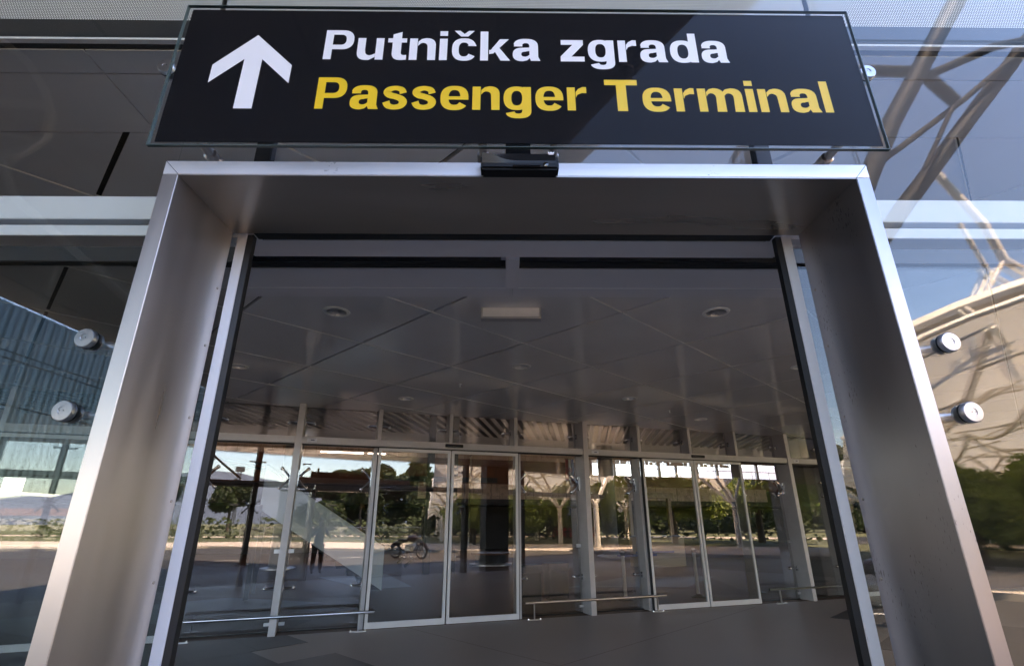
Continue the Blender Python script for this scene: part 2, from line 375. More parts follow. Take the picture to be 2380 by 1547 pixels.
# hall inlays
for pts in ([IW(-3.2, 9.3), IW(-1.0, 9.6), IW(-.75, 5.6), IW(-1.9, 5.4)], [IW(3, 4), IW(6, 6), IW(8.5, 5), IW(6, 3)], [IW(-7, 1), IW(-3, 3.4), IW(-5, 5), IW(-9, 3)]):
    MB().prism([(p.x, p.y) for p in pts], -.001, .002).build('floor_tile', 'floor_dark', bpy.data.objects['hall_floor'])
# joint lines of the floor sheet
mb = MB()
for (x0, y0, x1, y1) in ((-1.61, 9.51, .09, 7.65), (.09, 7.65, 2.2, 5.4), (.0, 6.4, 5, 11.4)):
    d = Vector((x1-x0, y1-y0)).normalized(); nx, ny = -d.y*.004, d.x*.004
    mb.quad((x0-nx, y0-ny, .001), (x1-nx, y1-ny, .001), (x1+nx, y1+ny, .001), (x0+nx, y0+ny, .001))
mb.build('floor_joint', 'joint', floor_root)

# ceiling with 45-degree panels
ceil_root = struct(MB().prism([(-12.5, 1.86), (12, 1.86), (12, on_ceiling_line(12)+.1), (-12.5, on_ceiling_line(-12.5)+.1)], ZC+.16, ZC+.38).build('ceiling', 'ceiling_back'))
def left_edge(p): return p[0]+12.4
s0, d0, st = 2.07, 3.52, 1.88
SPOTS = []
LAMPS = ((-1.67, 4.70), (2.14, 4.70), (-3.52, 6.55), (.22, 6.58), (3.98, 6.60), (-1.68, 8.42), (2.12, 8.46), (3.98, 10.25))
from mathutils.geometry import tessellate_polygon
def holed(q, cx_, cy_, r_=.10, n=32):
    hole = [(cx_+r_*cos(2*pi*k/n), cy_+r_*sin(2*pi*k/n)) for k in range(n)]
    tri = tessellate_polygon([[Vector((x_, y_, 0)) for x_, y_ in q], [Vector((x_, y_, 0)) for x_, y_ in hole]]); mb = MB()
    mb.v = [(x_, y_, ZC) for x_, y_ in q+hole]; mb.f = [tuple(t_) for t_ in tri]
    k = len(mb.v); m_ = len(q); mb.v += [(x_, y_, ZC+.03) for x_, y_ in q]
    for a in range(m_): b2 = (a+1) % m_; mb.f.append((a, b2, k+b2, k+a))
    k = len(mb.v); mb.v += [(x_, y_, ZC+.03) for x_, y_ in hole]
    for a in range(n): b2 = (a+1) % n; mb.f.append((m_+a, m_+b2, k+b2, k+a))
    mb.build('ceiling_panel', 'ceiling_paint', ceil_root)
for i in range(-6, 14):
    for j in range(-8, 12):
        sA, sB = s0+i*st+.020, s0+(i+1)*st-.020; dA, dB = d0+j*st+.012, d0+(j+1)*st-.015
        q = [((s_-d_)/2, (s_+d_)/2) for s_, d_ in ((sA, dA), (sB, dA), (sB, dB), (sA, dB))]
        for f in (lambda p: p[1]-2.214, lambda p: on_ceiling_line(p[0])+.25-p[1], left_edge, lambda p: 11.9-p[0]): 
            q = clip(q, f) if len(q) > 2 else q
        if len(q) < 3: continue
        cx_, cy_ = (sA+sB-dA-dB)/4, (sA+sB+dA+dB)/4
        if len(q) == 4 and any((cx_-a)**2+(cy_-b2)**2 < .25 for a, b2 in LAMPS): SPOTS.append((cx_, cy_)); holed(q, cx_, cy_)
        else: MB().prism(q, ZC, ZC+.03).build('ceiling_panel', 'ceiling_paint', ceil_root)
for j in range(-6, 12):          # thin pale strips standing in for panel edges catching light
    dd_ = d0+j*st
    for k in range(7):
        sA_, sB_ = 2.1+k*3.76, 2.1+(k+1)*3.76-.04
        q = [((s_-d_)/2, (s_+d_)/2) for s_, d_ in ((sA_-7.5, dd_-.001), (sB_-7.5, dd_-.001), (sB_-7.5, dd_+.010), (sA_-7.5, dd_+.010))]
        for f in (lambda p: p[1]-2.214, lambda p: on_ceiling_line(p[0])+.25-p[1], left_edge, lambda p: 11.9-p[0]): q = clip(q, f) if len(q) > 2 else q
        if len(q) > 2: MB().prism(q, ZC-.004, ZC+.02).build('edge_glint', 'lamp_ring', ceil_root)
x = -4.3
for y0_, y1_ in ((1.70, 1.822), (1.830, 2.204)):
    for k in range(8):
        xa = -10.1+k*2.75; MB().box(xa, xa+2.742, y0_, y1_, ZC, ZC+.03).build('ceiling_panel', 'ceiling_paint', ceil_root)
# floor slab above and outer walls of the building
bu = empty('terminal_building', 'storey slab, flat roof and dark rear walls of the airport terminal hall', 'building')
MB().box(-34, 34, 1.9, 3.2, ZC+.4, 8.0).build('wall', 'wall_dark', bu)
MB().prism([(-30, 3.2), (30, 3.2), (30, on_ceiling_line(12)+.1), (12, on_ceiling_line(12)+.1), (-5.35, on_ceiling_line(-5.35)+.1), (-30, 8)], ZC+.31, ZC+.5).build('floor_slab', 'wall_dark', bu)
rf = MB(); P = [(-34, 1.9), (34, 1.9), (34, 14)]
MB().box(-36, 36, 1.75, 5.6, 8.0, 9.2).build('roof', 'wall_dark', bu)
root_h = empty('terminal_hall', 'dim arrivals hall behind the inner glass wall with wooden fascia and dark rear wall', 'building', (0, 10.05, 0), ANG)
MB().box(-30, 34, -1.6, 17.2, 8.0, 8.6).build('roof', 'wall_dark', root_h)
MB().box(-30, 34, 20.4, 28, 8.0, 8.6).build('roof', 'wall_dark', root_h)
MB().box(-30, 34, 17.21, 20.39, 8.52, 8.55).build('added_skylight_sheet', 'milky_sheet', root_h)  # unseen skylight added to light the hall; milky sheet tempers the sun
for k in range(16): MB().box(-30+k*4, -29.86+k*4, 17.21, 20.39, 8.05, 8.5).build('added_skylight_beam', 'alu', root_h)
mb = MB()
for k in range(150):
    u0 = -38+k*.5; mb.quad((u0, .11, 5.95), (u0+.26, .11, 5.95), (u0+8.86, 17.4, 5.95), (u0+8.6, 17.4, 5.95)); mb.quad((u0, .11, 5.95), (u0+8.6, 17.4, 5.95), (u0+8.6, 17.4, 6.15), (u0, .11, 6.15))
tag(mb.build('ceiling_baffle', 'baffle', root_h), kind='stuff')
MB().box(-30, 34, 24.5, 25, 0, 2.9).build('wall', 'wall_dark', root_h)
MB().box(-30, 12.6, 20.6, 20.9, 3.6, 5.15).build('wood_fascia', 'wood', root_h)
MB().box(12.6, 34, 20.6, 20.9, 3.6, 4.42).build('wood_fascia', 'wood', root_h)
MB().box(12.6, 34, 20.6, 20.9, 5.42, 5.8).build('wood_fascia', 'wood', root_h)
MB().box(-30, 34, 20.5, 21, 5.8, 8).build('wall', 'wall_grey', root_h); MB().box(-30, 12.6, 20.6, 20.9, 5.151, 5.8).build('wood_fascia', 'wood_pale', root_h)
MB().box(-30, 34, 20.3, 24.4, 2.55, 2.80).build('mezzanine_slab', 'wall_dark', root_h)
# mezzanine parapets: perforated panels, one by one
pp = MB().box(-.253, .253, -.015, .015, 0, .83).build('parapet_panel', 'perforated_panel', root_h, loc=(3.4, 20.1, 2.86))
for k in range(1, 47):
    c = pp.copy(); COL.objects.link(c); c.location = (3.4-2.12+k*.53, 20.1+.012*(k % 3), 2.86); 
    if k > 26: c.data = c.data
pq = MB().box(-.253, .253, -.015, .015, 0, .7).build('parapet_panel', 'perforated_panel', root_h, loc=(-9, 19.5, 5.0))
for k in range(1, 60):
    c = pq.copy(); COL.objects.link(c); c.location = (-9+k*.53, 19.5+.01*(k % 2), 5.0)
# clerestory mullions and rail at the bright windows
for u_ in (12.65, 14.35, 16.05, 17.75, 19.1, 20.8, 22.5, 24.2, 26, 28):
    MB().box(u_-.09, u_+.09, 20.7, 20.85, 4.42, 5.42).build('mullion', 'alu', root_h)
mb = MB(); mb.tube([(12.6, 20.2, 4.86), (30, 20.2, 4.86)], .025, 6)
for k in range(12): mb.tube([(13+k*1.5, 20.2, 4.4), (13+k*1.5, 20.2, 4.86)], .018, 5)
mb.build('handrail', 'satin', root_h)
# end walls of the hall with daylight openings on the left
for (a, b2) in ((-30, -22), (-20.6, -19.2), (-18.2, -15.4), (-14.6, 34)):
    MB().box(a, b2, 25.0, 25.2, 2.9, 4.0).build('wall', 'wall_dark', root_h)
MB().box(-30.2, -30, 0, 25, 0, 8).build('wall', 'wall_dark', root_h); MB().box(34, 34.2, 0, 25, 0, 8).build('wall', 'wall_dark', root_h)

# round wood-clad columns, kiosk and furniture in the hall
def round_column(u_, w_, r, label, m='wood', hh=5.4):
    e = empty('round_column', label, 'column', IW(u_, w_), ANG, 'round columns in the arrivals hall')
    MB().lathe([(r, .1), (r, hh)], n=28).build('shaft', m, e, smooth=True); MB().lathe([(r+.28, 0), (r+.28, .05), (r+.02, .1)], n=28).build('base_ring', 'satin', e, smooth=True)
e = empty('round_bench', 'low round dark bench with a pale base ring behind the middle sliding doors', 'bench', IW(3.35, 12), ANG)
MB().lathe([(.62, .08), (.62, .40)], n=32).build('plinth', 'wall_dark', e, smooth=True); MB().lathe([(.80, .40), (.80, .46), (.60, .47)], n=32).build('seat', 'wood', e, smooth=True); MB().lathe([(.86, 0), (.86, .05), (.64, .08)], n=32).build('base_ring', 'satin', e, smooth=True)
round_column(10.5, 15, .4, 'slimmer dark grey column in the hall behind the right-hand sliding doors', 'wall_grey')
round_column(-4.6, 13, .35, 'grey column in the hall behind the leftmost tall glass pane', 'wall_grey')
for u_, l in ((1.05, 'tall dark steel post behind the left leaf of the middle doors'), (.2, 'dark steel lift post standing left of the hanging chain')):
    e = empty('steel_post', l, 'post', IW(u_, 9), ANG)
    MB().box(-.11, .11, -.11, .11, 0, 6.4).build('post', 'dark_metal', e); MB().box(-1.6, 1.6, -.05, .05, 2.95, 3.12).build('crossbar', 'dark_metal', e)

# escalator with glass balustrades descending to the right
e = empty('escalator', 'escalator with greenish glass balustrades descending to the right behind the left glass pane', 'escalator', IW(-4.6, 4.2), ANG)
for s_ in (0, 1.25):
    mb = MB()
    mb.quad((0, s_, 1.9), (2.9, s_, .1), (2.9, s_, 1.05), (0, s_, 2.85)); mb.quad((0, s_+.012, 1.9), (2.9, s_+.012, .1), (2.9, s_+.012, 1.05), (0, s_+.012, 2.85)); mb.build('balustrade', 'glass_frosted', e)
    MB().tube([(-1, s_, 3.0), (0, s_, 2.9), (2.9, s_, 1.1), (3.5, s_, .95), (3.6, s_, .75), (3.4, s_, .6)], .035, 8).build('handrail', 'rubber', e, smooth=True)
    MB().box(-.05, .05, s_-.03, s_+.03, .02, 2).build('support', 'dark_metal', e)
mb = MB()
for k in range(11): mb.box(.0+k*.26, .3+k*.26, .06, 1.19, 1.75-k*.165, 1.86-k*.165)
mb.build('steps', 'dark_metal', e)

def stanchion(u_, w_, z, label):
    e = empty('queue_post', label, 'stanchion', IW(u_, w_), ANG, 'polished queue posts')
    MB().lathe([(.038, .05), (.038, z-.03), (.040, z-.03), (.040, z)], n=16).build('tube', 'alu_bright', e, smooth=True)
    MB().lathe([(.17, 0), (.17, .015), (.05, .055), (.036, .07)], n=28).build('base', 'black_plastic', e, smooth=True)
    MB().box(-.04, .04, -.04, .04, z-.09, z-.03).build('belt_head', 'black_plastic', e)
stanchion(3.29, 1.5, .98, 'polished steel queue post behind the glass left of the right-hand sliding doors')
stanchion(5.05, 1.3, 1.02, 'polished steel queue post standing behind the right leaf of the right-hand sliding doors')
e = empty('retractable_belt', 'dark blue queue belt stretched low behind the right-hand doors', 'belt', IW(3.32, 1.55), ANG)
MB().box(.03, 1.1, .3, .304, .84, .89).build('belt', 'belt_blue', e); MB().box(1.15, 2.3, 1.3, 1.304, .84, .89).build('belt', 'belt_blue', e)
e = empty('sign_stand', 'tall thin chrome sign holder with empty frame behind the glass right of the doors', 'sign stand', IW(6.9, 1.5), ANG)
MB().lathe([(.2, 0), (.2, .012), (.02, .03)], n=24).build('base', 'black_plastic', e); MB().tube([(0, 0, .02), (0, 0, 1.75)], .017, 8).build('pole', 'polished', e, smooth=True)
MB().box(-.14, .14, -.008, .008, 1.55, 1.95).build('holder', 'glass_hall', e); MB().box(.13, .155, -.015, .015, 1.5, 1.97).build('frame_edge', 'polished', e); MB().box(-.155, -.13, -.015, .015, 1.5, 1.97).build('frame_edge', 'polished', e)
def bin_(u_, w_, label):
    e = empty('litter_bin', label, 'bin', IW(u_, w_), ANG, 'litter bins behind the middle glass pane')
    def rr(w2, d2, z0, z1, nm, m): 
        poly = []
        for cx, cy_, a0 in ((w2-.06, d2-.06, 0), (-w2+.06, d2-.06, 90), (-w2+.06, -d2+.06, 180), (w2-.06, -d2+.06, 270)):
            for k in range(5): a = R(a0+k*22.5); poly.append((cx+.06*cos(a), cy_+.06*sin(a)))
        MB().prism(poly, z0, z1).build(nm, m, e, bevel=.008)
    rr(.22, .16, 0, .04, 'foot', 'rubber'); rr(.24, .18, .04, .58, 'body', 'bin'); rr(.26, .2, .585, .74, 'lid', 'bin'); MB().box(-.15, .15, -.205, -.19, .62, .70).build('opening', 'rubber', e)
bin_(1.15, 1.85, 'grey litter bin behind the glass just right of the middle sliding doors'); bin_(1.9, 2.1, 'second grey litter bin, partly hidden behind the middle upright post')
# flags hanging in the hall
def flag(u_, label, w2=.55, hh=1.15):
    e = empty('hanging_flag', label, 'flag', IW(u_, 18), ANG)
    for k, mm in enumerate(('flag_red', 'flag_white', 'flag_blue')):
        mb = MB(); n = 6; a0 = -w2/2+k*w2/3
        for j in range(n):
            xa = a0+w2/3*j/n; xb = a0+w2/3*(j+1)/n; ya = .04*sin(xa*25); yb = .04*sin(xb*25)
            mb.quad((xa, ya, 3.85), (xb, yb, 3.85), (xb, yb, 3.85+hh), (xa, ya, 3.85+hh)); mb.quad((xa, ya+.006, 3.85), (xb, yb+.006, 3.85), (xb, yb+.006, 3.85+hh), (xa, ya+.006, 3.85+hh))
        mb.build('stripe', mm, e)
    mb = MB()
    for i in range(5):
        for j in range(5):
            if (i+j) % 2 == 0: mb.box(-.1+i*.04, -.06+i*.04, -.06, -.05, 4.3+j*.045, 4.345+j*.045)
    mb.build('chequered_shield', 'flag_red', e); MB().tube([(-w2/2-.05, 0, 5.02), (w2/2+.05, 0, 5.02)], .015, 6).build('rod', 'dark_metal', e)
flag(9.85, 'hanging flag of red, white and blue vertical bands above the perforated parapet')
e = empty('hanging_banner', 'narrow white banner with red marks hanging right of the tricolour flag', 'banner', IW(11.05, 18), ANG)
MB().box(-.13, .13, -.005, .005, 3.9, 5.0).build('cloth', 'flag_white', e); MB().box(-.1, -.02, -.012, -.006, 4.5, 4.8).build('mark', 'flag_red', e); MB().box(-.02, .1, -.012, -.006, 4.0, 4.2).build('mark', 'flag_red', e)
e = empty('ceiling_monitor', 'black display box hanging on a bent rod behind the leftmost pane', 'monitor', IW(-5.9, 3), ANG)
MB().box(-.45, .28, -.12, .12, 2.32, 2.6).build('screen_box', 'screen', e, bevel=.01); MB().tube([(.05, 0, 2.6), (.0, 0, 2.75), (0, 0, 3.5)], .02, 6).build('rod', 'dark_metal', e)
e = empty('strip_light', 'long lit ceiling light line in the hall behind the left glass pane', 'lamp', IW(-3.6, 8), ANG)
MB().box(.1, 1.4, -.03, .03, 3.70, 3.73).build('tube', 'tube_light', e); MB().box(1.55, 2.1, -.03, .03, 3.70, 3.73).build('tube', 'tube_light', e)
e = empty('hanging_chain', 'thin glittering cable chain hanging in the hall behind the middle doors', 'chain', IW(1.0, 6.5), ANG)
mb = MB()
for k in range(70): mb.lathe([(.012, -.018), (.022, 0), (.012, .018)], (0.01*(-1)**k, 0, .9+k*.045), 'z', 5)
mb.build('links', 'polished', e)
e = empty('wood_kiosk', 'low wooden information desk behind the right-hand sliding doors', 'desk', IW(9.2, 9), ANG)
MB().box(-1, 1, -.4, .4, 0, 1.05).build('desk', 'wood_pale', e, bevel=.02); MB().box(-1.05, 1.05, -.5, .45, 1.05, 1.1).build('worktop', 'wall_grey', e)
MB().box(-1, -.86, .2, .34, 1.1, 2.5).build('post', 'wood_pale', e); MB().box(.86, 1, .2, .34, 1.1, 2.5).build('post', 'wood_pale', e); MB().box(-1.05, 1.05, .1, .4, 2.5, 2.7).build('canopy_board', 'wood_pale', e)

# ------------------------------------------------------------------ inner glazed wall
iw = empty('inner_glass_wall', 'inner glazed wall of the vestibule with grey fins, transom panes and point fixings', 'glass wall', (0, 10.05, 0), ANG)
GW = .28
main_posts = (-9.15, -3.72, 1.70, 6.99, 12.3)
mull = (-7.8, -6.45, -5.1, -2.38, -1.07, .23, 3.02, 4.31, 5.57, 8.35, 9.7, 11.0)
for k, p in enumerate(main_posts):
    MB().box(p-.052, p+.052, -.07, GW+.09, 0, ZC+.0).build('post', 'alu', iw, bevel=.003)
for p in mull:
    MB().box(p-.035, p+.035, .02, GW+.06, 2.99, ZC).build('mullion', 'alu', iw, bevel=.002)
segs = [(main_posts[i]+.055, main_posts[i+1]-.055) for i in range(4)]
for a, b2 in segs:
    MB().box(a-.0, b2+.0, -.055, .13, 2.875, 2.99).build('door_header', 'alu', iw, bevel=.003)
    MB().box(a+.01, b2-.01, -.01, .11, 2.855, 2.874).build('header_seal', 'rubber', iw)
    MB().box(a+.08, a+.24, -.057, -.055, 2.90, 2.96).build('sticker', 'sticker', iw)
    MB().box(a+.14, a+.20, -.0585, -.057, 2.925, 2.94).build('printed_mark', 'ink', iw)
edges = sorted(main_posts+mull)
for a, b2 in zip(edges[:-1], edges[1:]):
    MB().box(a+.012, b2-.012, GW, GW+.012, 3.0, ZC).build('transom_pane', 'glass_inner', iw)
doors = ((-7.8, -6.47, -5.14), (-2.37, -1.055, .26), (3.03, 4.315, 5.60), (8.4, 9.7, 11.0))
prev = -9.1
for (a, b2, c_), nxt in zip(doors, (-3.72, 1.70, 6.99, 12.3)):
    lo = prev
    MB().box(lo+.06, a-.03, GW, GW+.012, .01, 2.87).build('glass_pane', 'glass_inner', iw)
    MB().box(c_+.03, nxt-.06, GW, GW+.012, .01, 2.87).build('glass_pane', 'glass_inner', iw)
    for q0, q1 in ((lo+.06, a-.03), (c_+.03, nxt-.06)):
        MB().box(q0, q1, GW-.01, GW+.02, 0, .012).build('floor_channel', 'rubber', iw)
    for q in (a-.045, c_+.045): MB().box(q-.03, q+.03, .06, GW+.06, 0, 2.87).build('door_jamb', 'alu', iw)
    MB().box(a-.014, a-.004, -.01, .06, 0, 2.86).build('brush_seal', 'rubber', iw); MB().box(c_+.004, c_+.014, -.01, .06, 0, 2.86).build('brush_seal', 'rubber', iw)
    prev = nxt
def spider(parent, x_, y_, z_, sx=1, double=False):
    """point fixing: cast arms from the post reach to discs on the glass"""
    mb = MB()
    for dz in ((-.16, .16) if double else (0,)):
        mb.tube([(x_, y_-.06, z_), (x_+sx*.08, y_-.07, z_+dz*.6), (x_+sx*.15, y_-.05, z_+dz)], [.022, .016, .014], 8)
        mb.lathe([(.012, -.06), (.024, -.055), (.030, -.02), (.030, .0)], (x_+sx*.15, y_, z_+dz), 'y', 12)
    mb.box(x_-.012, x_+.012, y_-.09, y_-.03, z_-(.13 if double else .05), z_+(.13 if double else .05))
    return mb.build('point_fixing', 'polished', parent, smooth=True)
for p in main_posts:
    for sx in (-1, 1):
        spider(iw, p+sx*.06, GW, 2.32, sx, True); spider(iw, p+sx*.06, GW, .62, sx); spider(iw, p+sx*.06, GW, 3.27, sx)
        MB().box(p+sx*.06, p+sx*.15, GW-.05, GW-.015, 1.14, 1.20).build('glass_clamp', 'satin', iw); MB().box(p+sx*.06, p+sx*.15, GW-.05, GW-.015, .10, .14).build('glass_clamp', 'satin', iw)
for (a, b2, c_) in doors:
    for q, sx in ((a-.08, -1), (c_+.08, 1)):
        spider(iw, q, GW, 2.32, sx, True); spider(iw, q, GW, .62, sx)
for p in mull:
    for sx in (-1, 1): spider(iw, p+sx*.04, GW, 3.27, sx)
wp = empty('wall_pillar', 'plain grey pillar closing the inner glass wall at its right end', 'pillar', IW(8.0, 0), ANG)
MB().box(-.06, .5, .45, .95, 0, ZC).build('pillar', 'wall_grey', wp, bevel=.01)

def leaf(u0, u1, label):
    e = empty('sliding_door', label, 'door', IW((u0+u1)/2, 0), ANG, 'sliding glass door leaves of the inner wall')
    h = (u1-u0)/2; f = .048
    for s_ in (-1, 1): MB().box(min(s_*h, s_*(h-f)), max(s_*h, s_*(h-f)), -.02, .025, .012, 2.853).build('stile', 'alu_bright', e, bevel=.003)
    MB().box(-h+f, h-f, -.018, .023, .012, .10).build('bottom_rail', 'alu_bright', e); MB().box(-h+f, h-f, -.018, .023, 2.80, 2.853).build('top_rail', 'alu_bright', e)
    MB().box(-h+f, h-f, -.003, .009, .10, 2.80).build('glass', 'glass_inner', e)
names = (('left leaf of the far left sliding doors, seen past the left jamb', 'right leaf of the far left sliding doors beside the left jamb'),
         ('left leaf of the middle pair of sliding doors, ahead of the camera', 'right leaf of the middle pair of sliding doors, by the wooden column'),
         ('left leaf of the right-hand sliding doors, beside the dark gap', 'right leaf of the right-hand sliding doors, in front of the queue post'),
         ('left leaf of the sliding doors hidden beyond the right jamb', 'right leaf of the sliding doors hidden beyond the right jamb'))
for (a, b2, c_), (la, lb) in zip(doors, names):
    leaf(a, b2-.012, la); leaf(b2+.012, c_, lb)
def motion(u_, label):
    e = empty('door_sensor', label, 'sensor', IW(u_, -.056), ANG, 'small sensors on the inner door headers')
    MB().box(-.17, .17, -.035, 0, 2.905, 2.965).build('housing', 'black_plastic', e, bevel=.008); MB().box(-.12, .1, -.038, -.035, 2.915, 2.94).build('window', 'sensor_window', e)
motion(-1.02, 'flat black door sensor on the header over the middle sliding doors'); motion(4.42, 'flat black door sensor on the header over the right-hand sliding doors')

def rail(u0, u1, feet, label):
    e = empty('guard_rail', label, 'rail', IW(u0, -.13), ANG, 'low steel guard rails along the inner glass wall')
    MB().tube([(0, 0, .27), (u1-u0, 0, .27)], .024, 14).build('rail_tube', 'polished', e, smooth=True)
    for f in feet:
        p = f-u0; MB().box(p-.008, p+.008, -.016, .016, .01, .25).build('upright', 'satin', e); MB().box(p-.13, p+.13, -.03, .03, .0, .012).build('foot_plate', 'satin', e, bevel=.003)
        mb = MB()
        for q in (-.11, .11): mb.lathe([(.011, .0), (.011, .012), (.007, .02)], (p+q, 0, .012), 'z', 8)
        mb.build('bolts', 'polished', e, smooth=True)
rail(-5.05, -2.24, (-4.93, -2.47), 'low steel guard rail in front of the left glass panes')
rail(.34, 3.22, (.50, 3.02), 'low steel guard rail between the middle and right-hand doors, crossing the post')
rail(5.74, 8.3, (6.0,), 'low steel guard rail right of the right-hand doors')
rail(-9.0, -7.95, (-8.2,), 'low steel guard rail left of the far left sliding doors')

# ceiling fittings
spots = ((-1.67, 4.70, 'nearest left recessed downlight in the vestibule ceiling'), (2.14, 4.70, 'nearest right recessed downlight in the vestibule ceiling'),
         (-3.52, 6.55, 'recessed downlight beside the left door stile'), (.22, 6.58, 'recessed downlight in the middle of the ceiling'), (3.98, 6.60, 'recessed downlight cut by the right door stile'),
         (-1.68, 8.42, 'small distant downlight above the middle doors, left one'), (2.12, 8.46, 'small distant downlight right of the centre, near the inner wall'), (3.98, 10.25, 'farthest downlight, just before the right-hand doors'))
def near(x_, y_): return min(SPOTS, key=lambda q: (q[0]-x_)**2+(q[1]-y_)**2)
spots = [(*near(x_, y_), l) for x_, y_, l in spots]
for x_, y_, l in spots:
    e = empty('ceiling_downlight', l, 'downlight', (x_, y_, ZC), 0, 'round recessed downlights in the vestibule ceiling')
    MB().lathe([(.099, .03), (.096, -.006), (.100, -.010), (.128, -.007), (.132, .0)], n=40, caps=False).build('ring', 'lamp_ring', e, smooth=True)
    MB().lathe([(.096, .0), (.084, .07), (.055, .125), (.0001, .13)], n=32, caps=False).build('reflector', 'satin', e, smooth=True)
    MB().box(-.08, .08, -.004, .004, .03, .06).build('louvre', 'alu', e); MB().box(-.004, .004, -.08, .08, .0301, .0599).build('louvre', 'alu', e)
# carve the panels and backing where the lamps sit: dark cup above the panel plane
for x_, y_, l in ((-.68, 7.5, 'small sprinkler head in the ceiling left of the centre'), (3.06, 9.4, 'small sprinkler head in the ceiling near the right-hand doors')):
    e = empty('sprinkler', l, 'sprinkler', (x_, y_, ZC), 0, 'sprinkler heads')
    MB().lathe([(.03, 0), (.03, -.006), (.01, -.01), (.01, -.045), (.028, -.05), (.028, -.055), (.001, -.056)], n=14).build('head', 'satin', e, smooth=True)
e = empty('exit_light_box', 'blank white light box hanging under the ceiling above the doorway centre', 'light box', (.055, 4.6, 0))
MB().box(-.275, .275, -.03, .03, 3.455, 3.55).build('panel', 'white_panel', e); MB().box(-.29, .29, -.045, .045, 3.435, 3.454).build('bottom_lip', 'alu', e); 
for s_ in (-1, 1): MB().box(s_*.283-.006, s_*.283+.006, -.04, .04, 3.455, 3.55).build('end_cap', 'alu', e)

# air curtains above the entrance, one on each side of a centre bracket
for s_, l in ((-1, 'left air curtain unit over the doorway with dark outlet grille'), (1, 'right air curtain unit over the doorway with dark outlet grille')):
    e = empty('air_curtain', l, 'air curtain', (.03, 0, 0), 0, 'air curtain units over the doorway')
    x0, x1 = (-1.75, -.009) if s_ < 0 else (.009, 1.75)
    mb = MB()
    prof = [(1.86, 2.705), (2.045, 2.705), (2.045, 2.72), (2.12, 2.72), (2.12, 2.70), (2.325, 2.70), (2.33, 2.712), (2.46, 2.712), (2.47, 2.88), (1.86, 2.88)]
    k = len(mb.v)
    for xx in (x0, x1): mb.v += [(xx, y_, z_) for y_, z_ in prof]
    n = len(prof); mb.f.append(tuple(range(n))); mb.f.append(tuple(reversed(range(n, 2*n))))
    for i in range(n): j = (i+1) % n; mb.f.append((i, n+i, n+j, j))
    mb.build('casing', 'casing', e)
    MB().box(x0, x1-.04 if s_ < 0 else x1, 1.865, 2.04, 2.698, 2.704).build('glossy_cover', 'dark_gloss', e)
    for k in range(4): MB().box(x0+.02, x1-.02, 2.05+k*.017, 2.059+k*.017, 2.699, 2.716).build('grille_slat', 'dark_metal', e)
    MB().box(x0, x1, 2.322, 2.326, 2.697, 2.70).build('edge_trim', 'lamp_ring', e)
e = empty('centre_bracket', 'light grey bracket between the two air curtain units', 'bracket', (.03, 0, 0)); MB().box(-.028, .028, 1.85, 2.12, 2.60, 2.697).build('bracket', 'casing', e)

# ribbed translucent screen hanging outdoors from the left edge of the overhang
rw = empty('ribbed_screen', 'blue-green ribbed translucent screen hanging under the left roof edge, mirrored in the left glass', 'screen wall')
for k in range(68):
    mb = MB(); y0_ = .8-k*.375; pts = [(-11.4+.13*sin(pi*j/6), y0_-.375*j/6) for j in range(7)]
    for j in range(6):
        a, b2 = pts[j], pts[j+1]; mb.quad((a[0], a[1], 2.3), (b2[0], b2[1], 2.3), (b2[0], b2[1], 6.35), (a[0], a[1], 6.35))
    mb.build('rib', 'ribbed', rw, smooth=True); MB().box(-11.42, -11.34, y0_-.008, y0_+.008, 2.3, 6.35).build('rib_joint', 'dark_metal', rw)
for z_ in (5.25, 5.1, 4.1): MB().tube([(-11.2, 1, z_), (-11.2, -24.5, z_)], .014, 5).build('cross_rail', 'dark_metal', rw)

# ------------------------------------------------------------------ outer glass wall
ow = empty('outer_glass_wall', 'outer frameless glass wall around the portal with white beams and steel discs', 'glass wall')
YG = 1.60
def pane(x0, x1, z0, z1): return MB().box(x0+.004, x1-.004, YG, YG+.016, z0, z1).build('glass_pane', 'glass_outer', ow)
jl = (-12.6, -9.8, -6.96, -4.1, -2.66, -1.24); jr = (1.36, 2.78, 4.2, 7.0, 9.8, 12)
for js in (jl, jr):
    for a, b2 in zip(js[:-1], js[1:]): pane(a, b2, .02, 3.52); pane(a, b2, 3.535, 6.2)
pane(-1.24, -1.0, .02, 2.60); pane(1.085, 1.36, .02, 2.60); pane(-1.24, 1.36, 2.62, 3.52); pane(-1.24, 1.36, 3.535, 6.2)
for x0, x1 in ((-12.6, -1.03), (1.11, 12)):
    MB().box(x0, x1, 1.66, 1.78, 2.665, 2.765).build('beam', 'beam_white', ow, bevel=.002)
    MB().box(x0, x1, 1.70, 1.74, 2.640, 2.664).build('beam_groove', 'dark_metal', ow)
    MB().box(x0, x1, 1.66, 1.76, 2.595, 2.639).build('beam', 'beam_white', ow, bevel=.002)
for x_ in (-9.8, -6.96, -4.1, -2.75, 4.25, 7.05, 9.9):
    MB().box(x_-.06, x_+.06, 1.80, 2.05, 0, ZC).build('post', 'dark_metal', ow)
    for z_ in (2.04, .5, 3.3):
        for sx in (-1, 1):
            spider(ow, x_+sx*.05, 1.80, z_, sx, z_ == 2.04)
MB().box(5.05, 6.05, 1.72, 2.1, 0, ZC).build('reflection_block', 'dark_metal', ow)  # unseen block placed to keep reflections off part of the inner glass
MB().box(-12.6, 12, 1.628, 1.65, 3.530, 3.541).build('edge_profile', 'beam_white', ow); MB().box(-12.6, 12, 1.66, 1.715, 3.556, 3.685).build('edge_gap', 'dark_metal', ow)
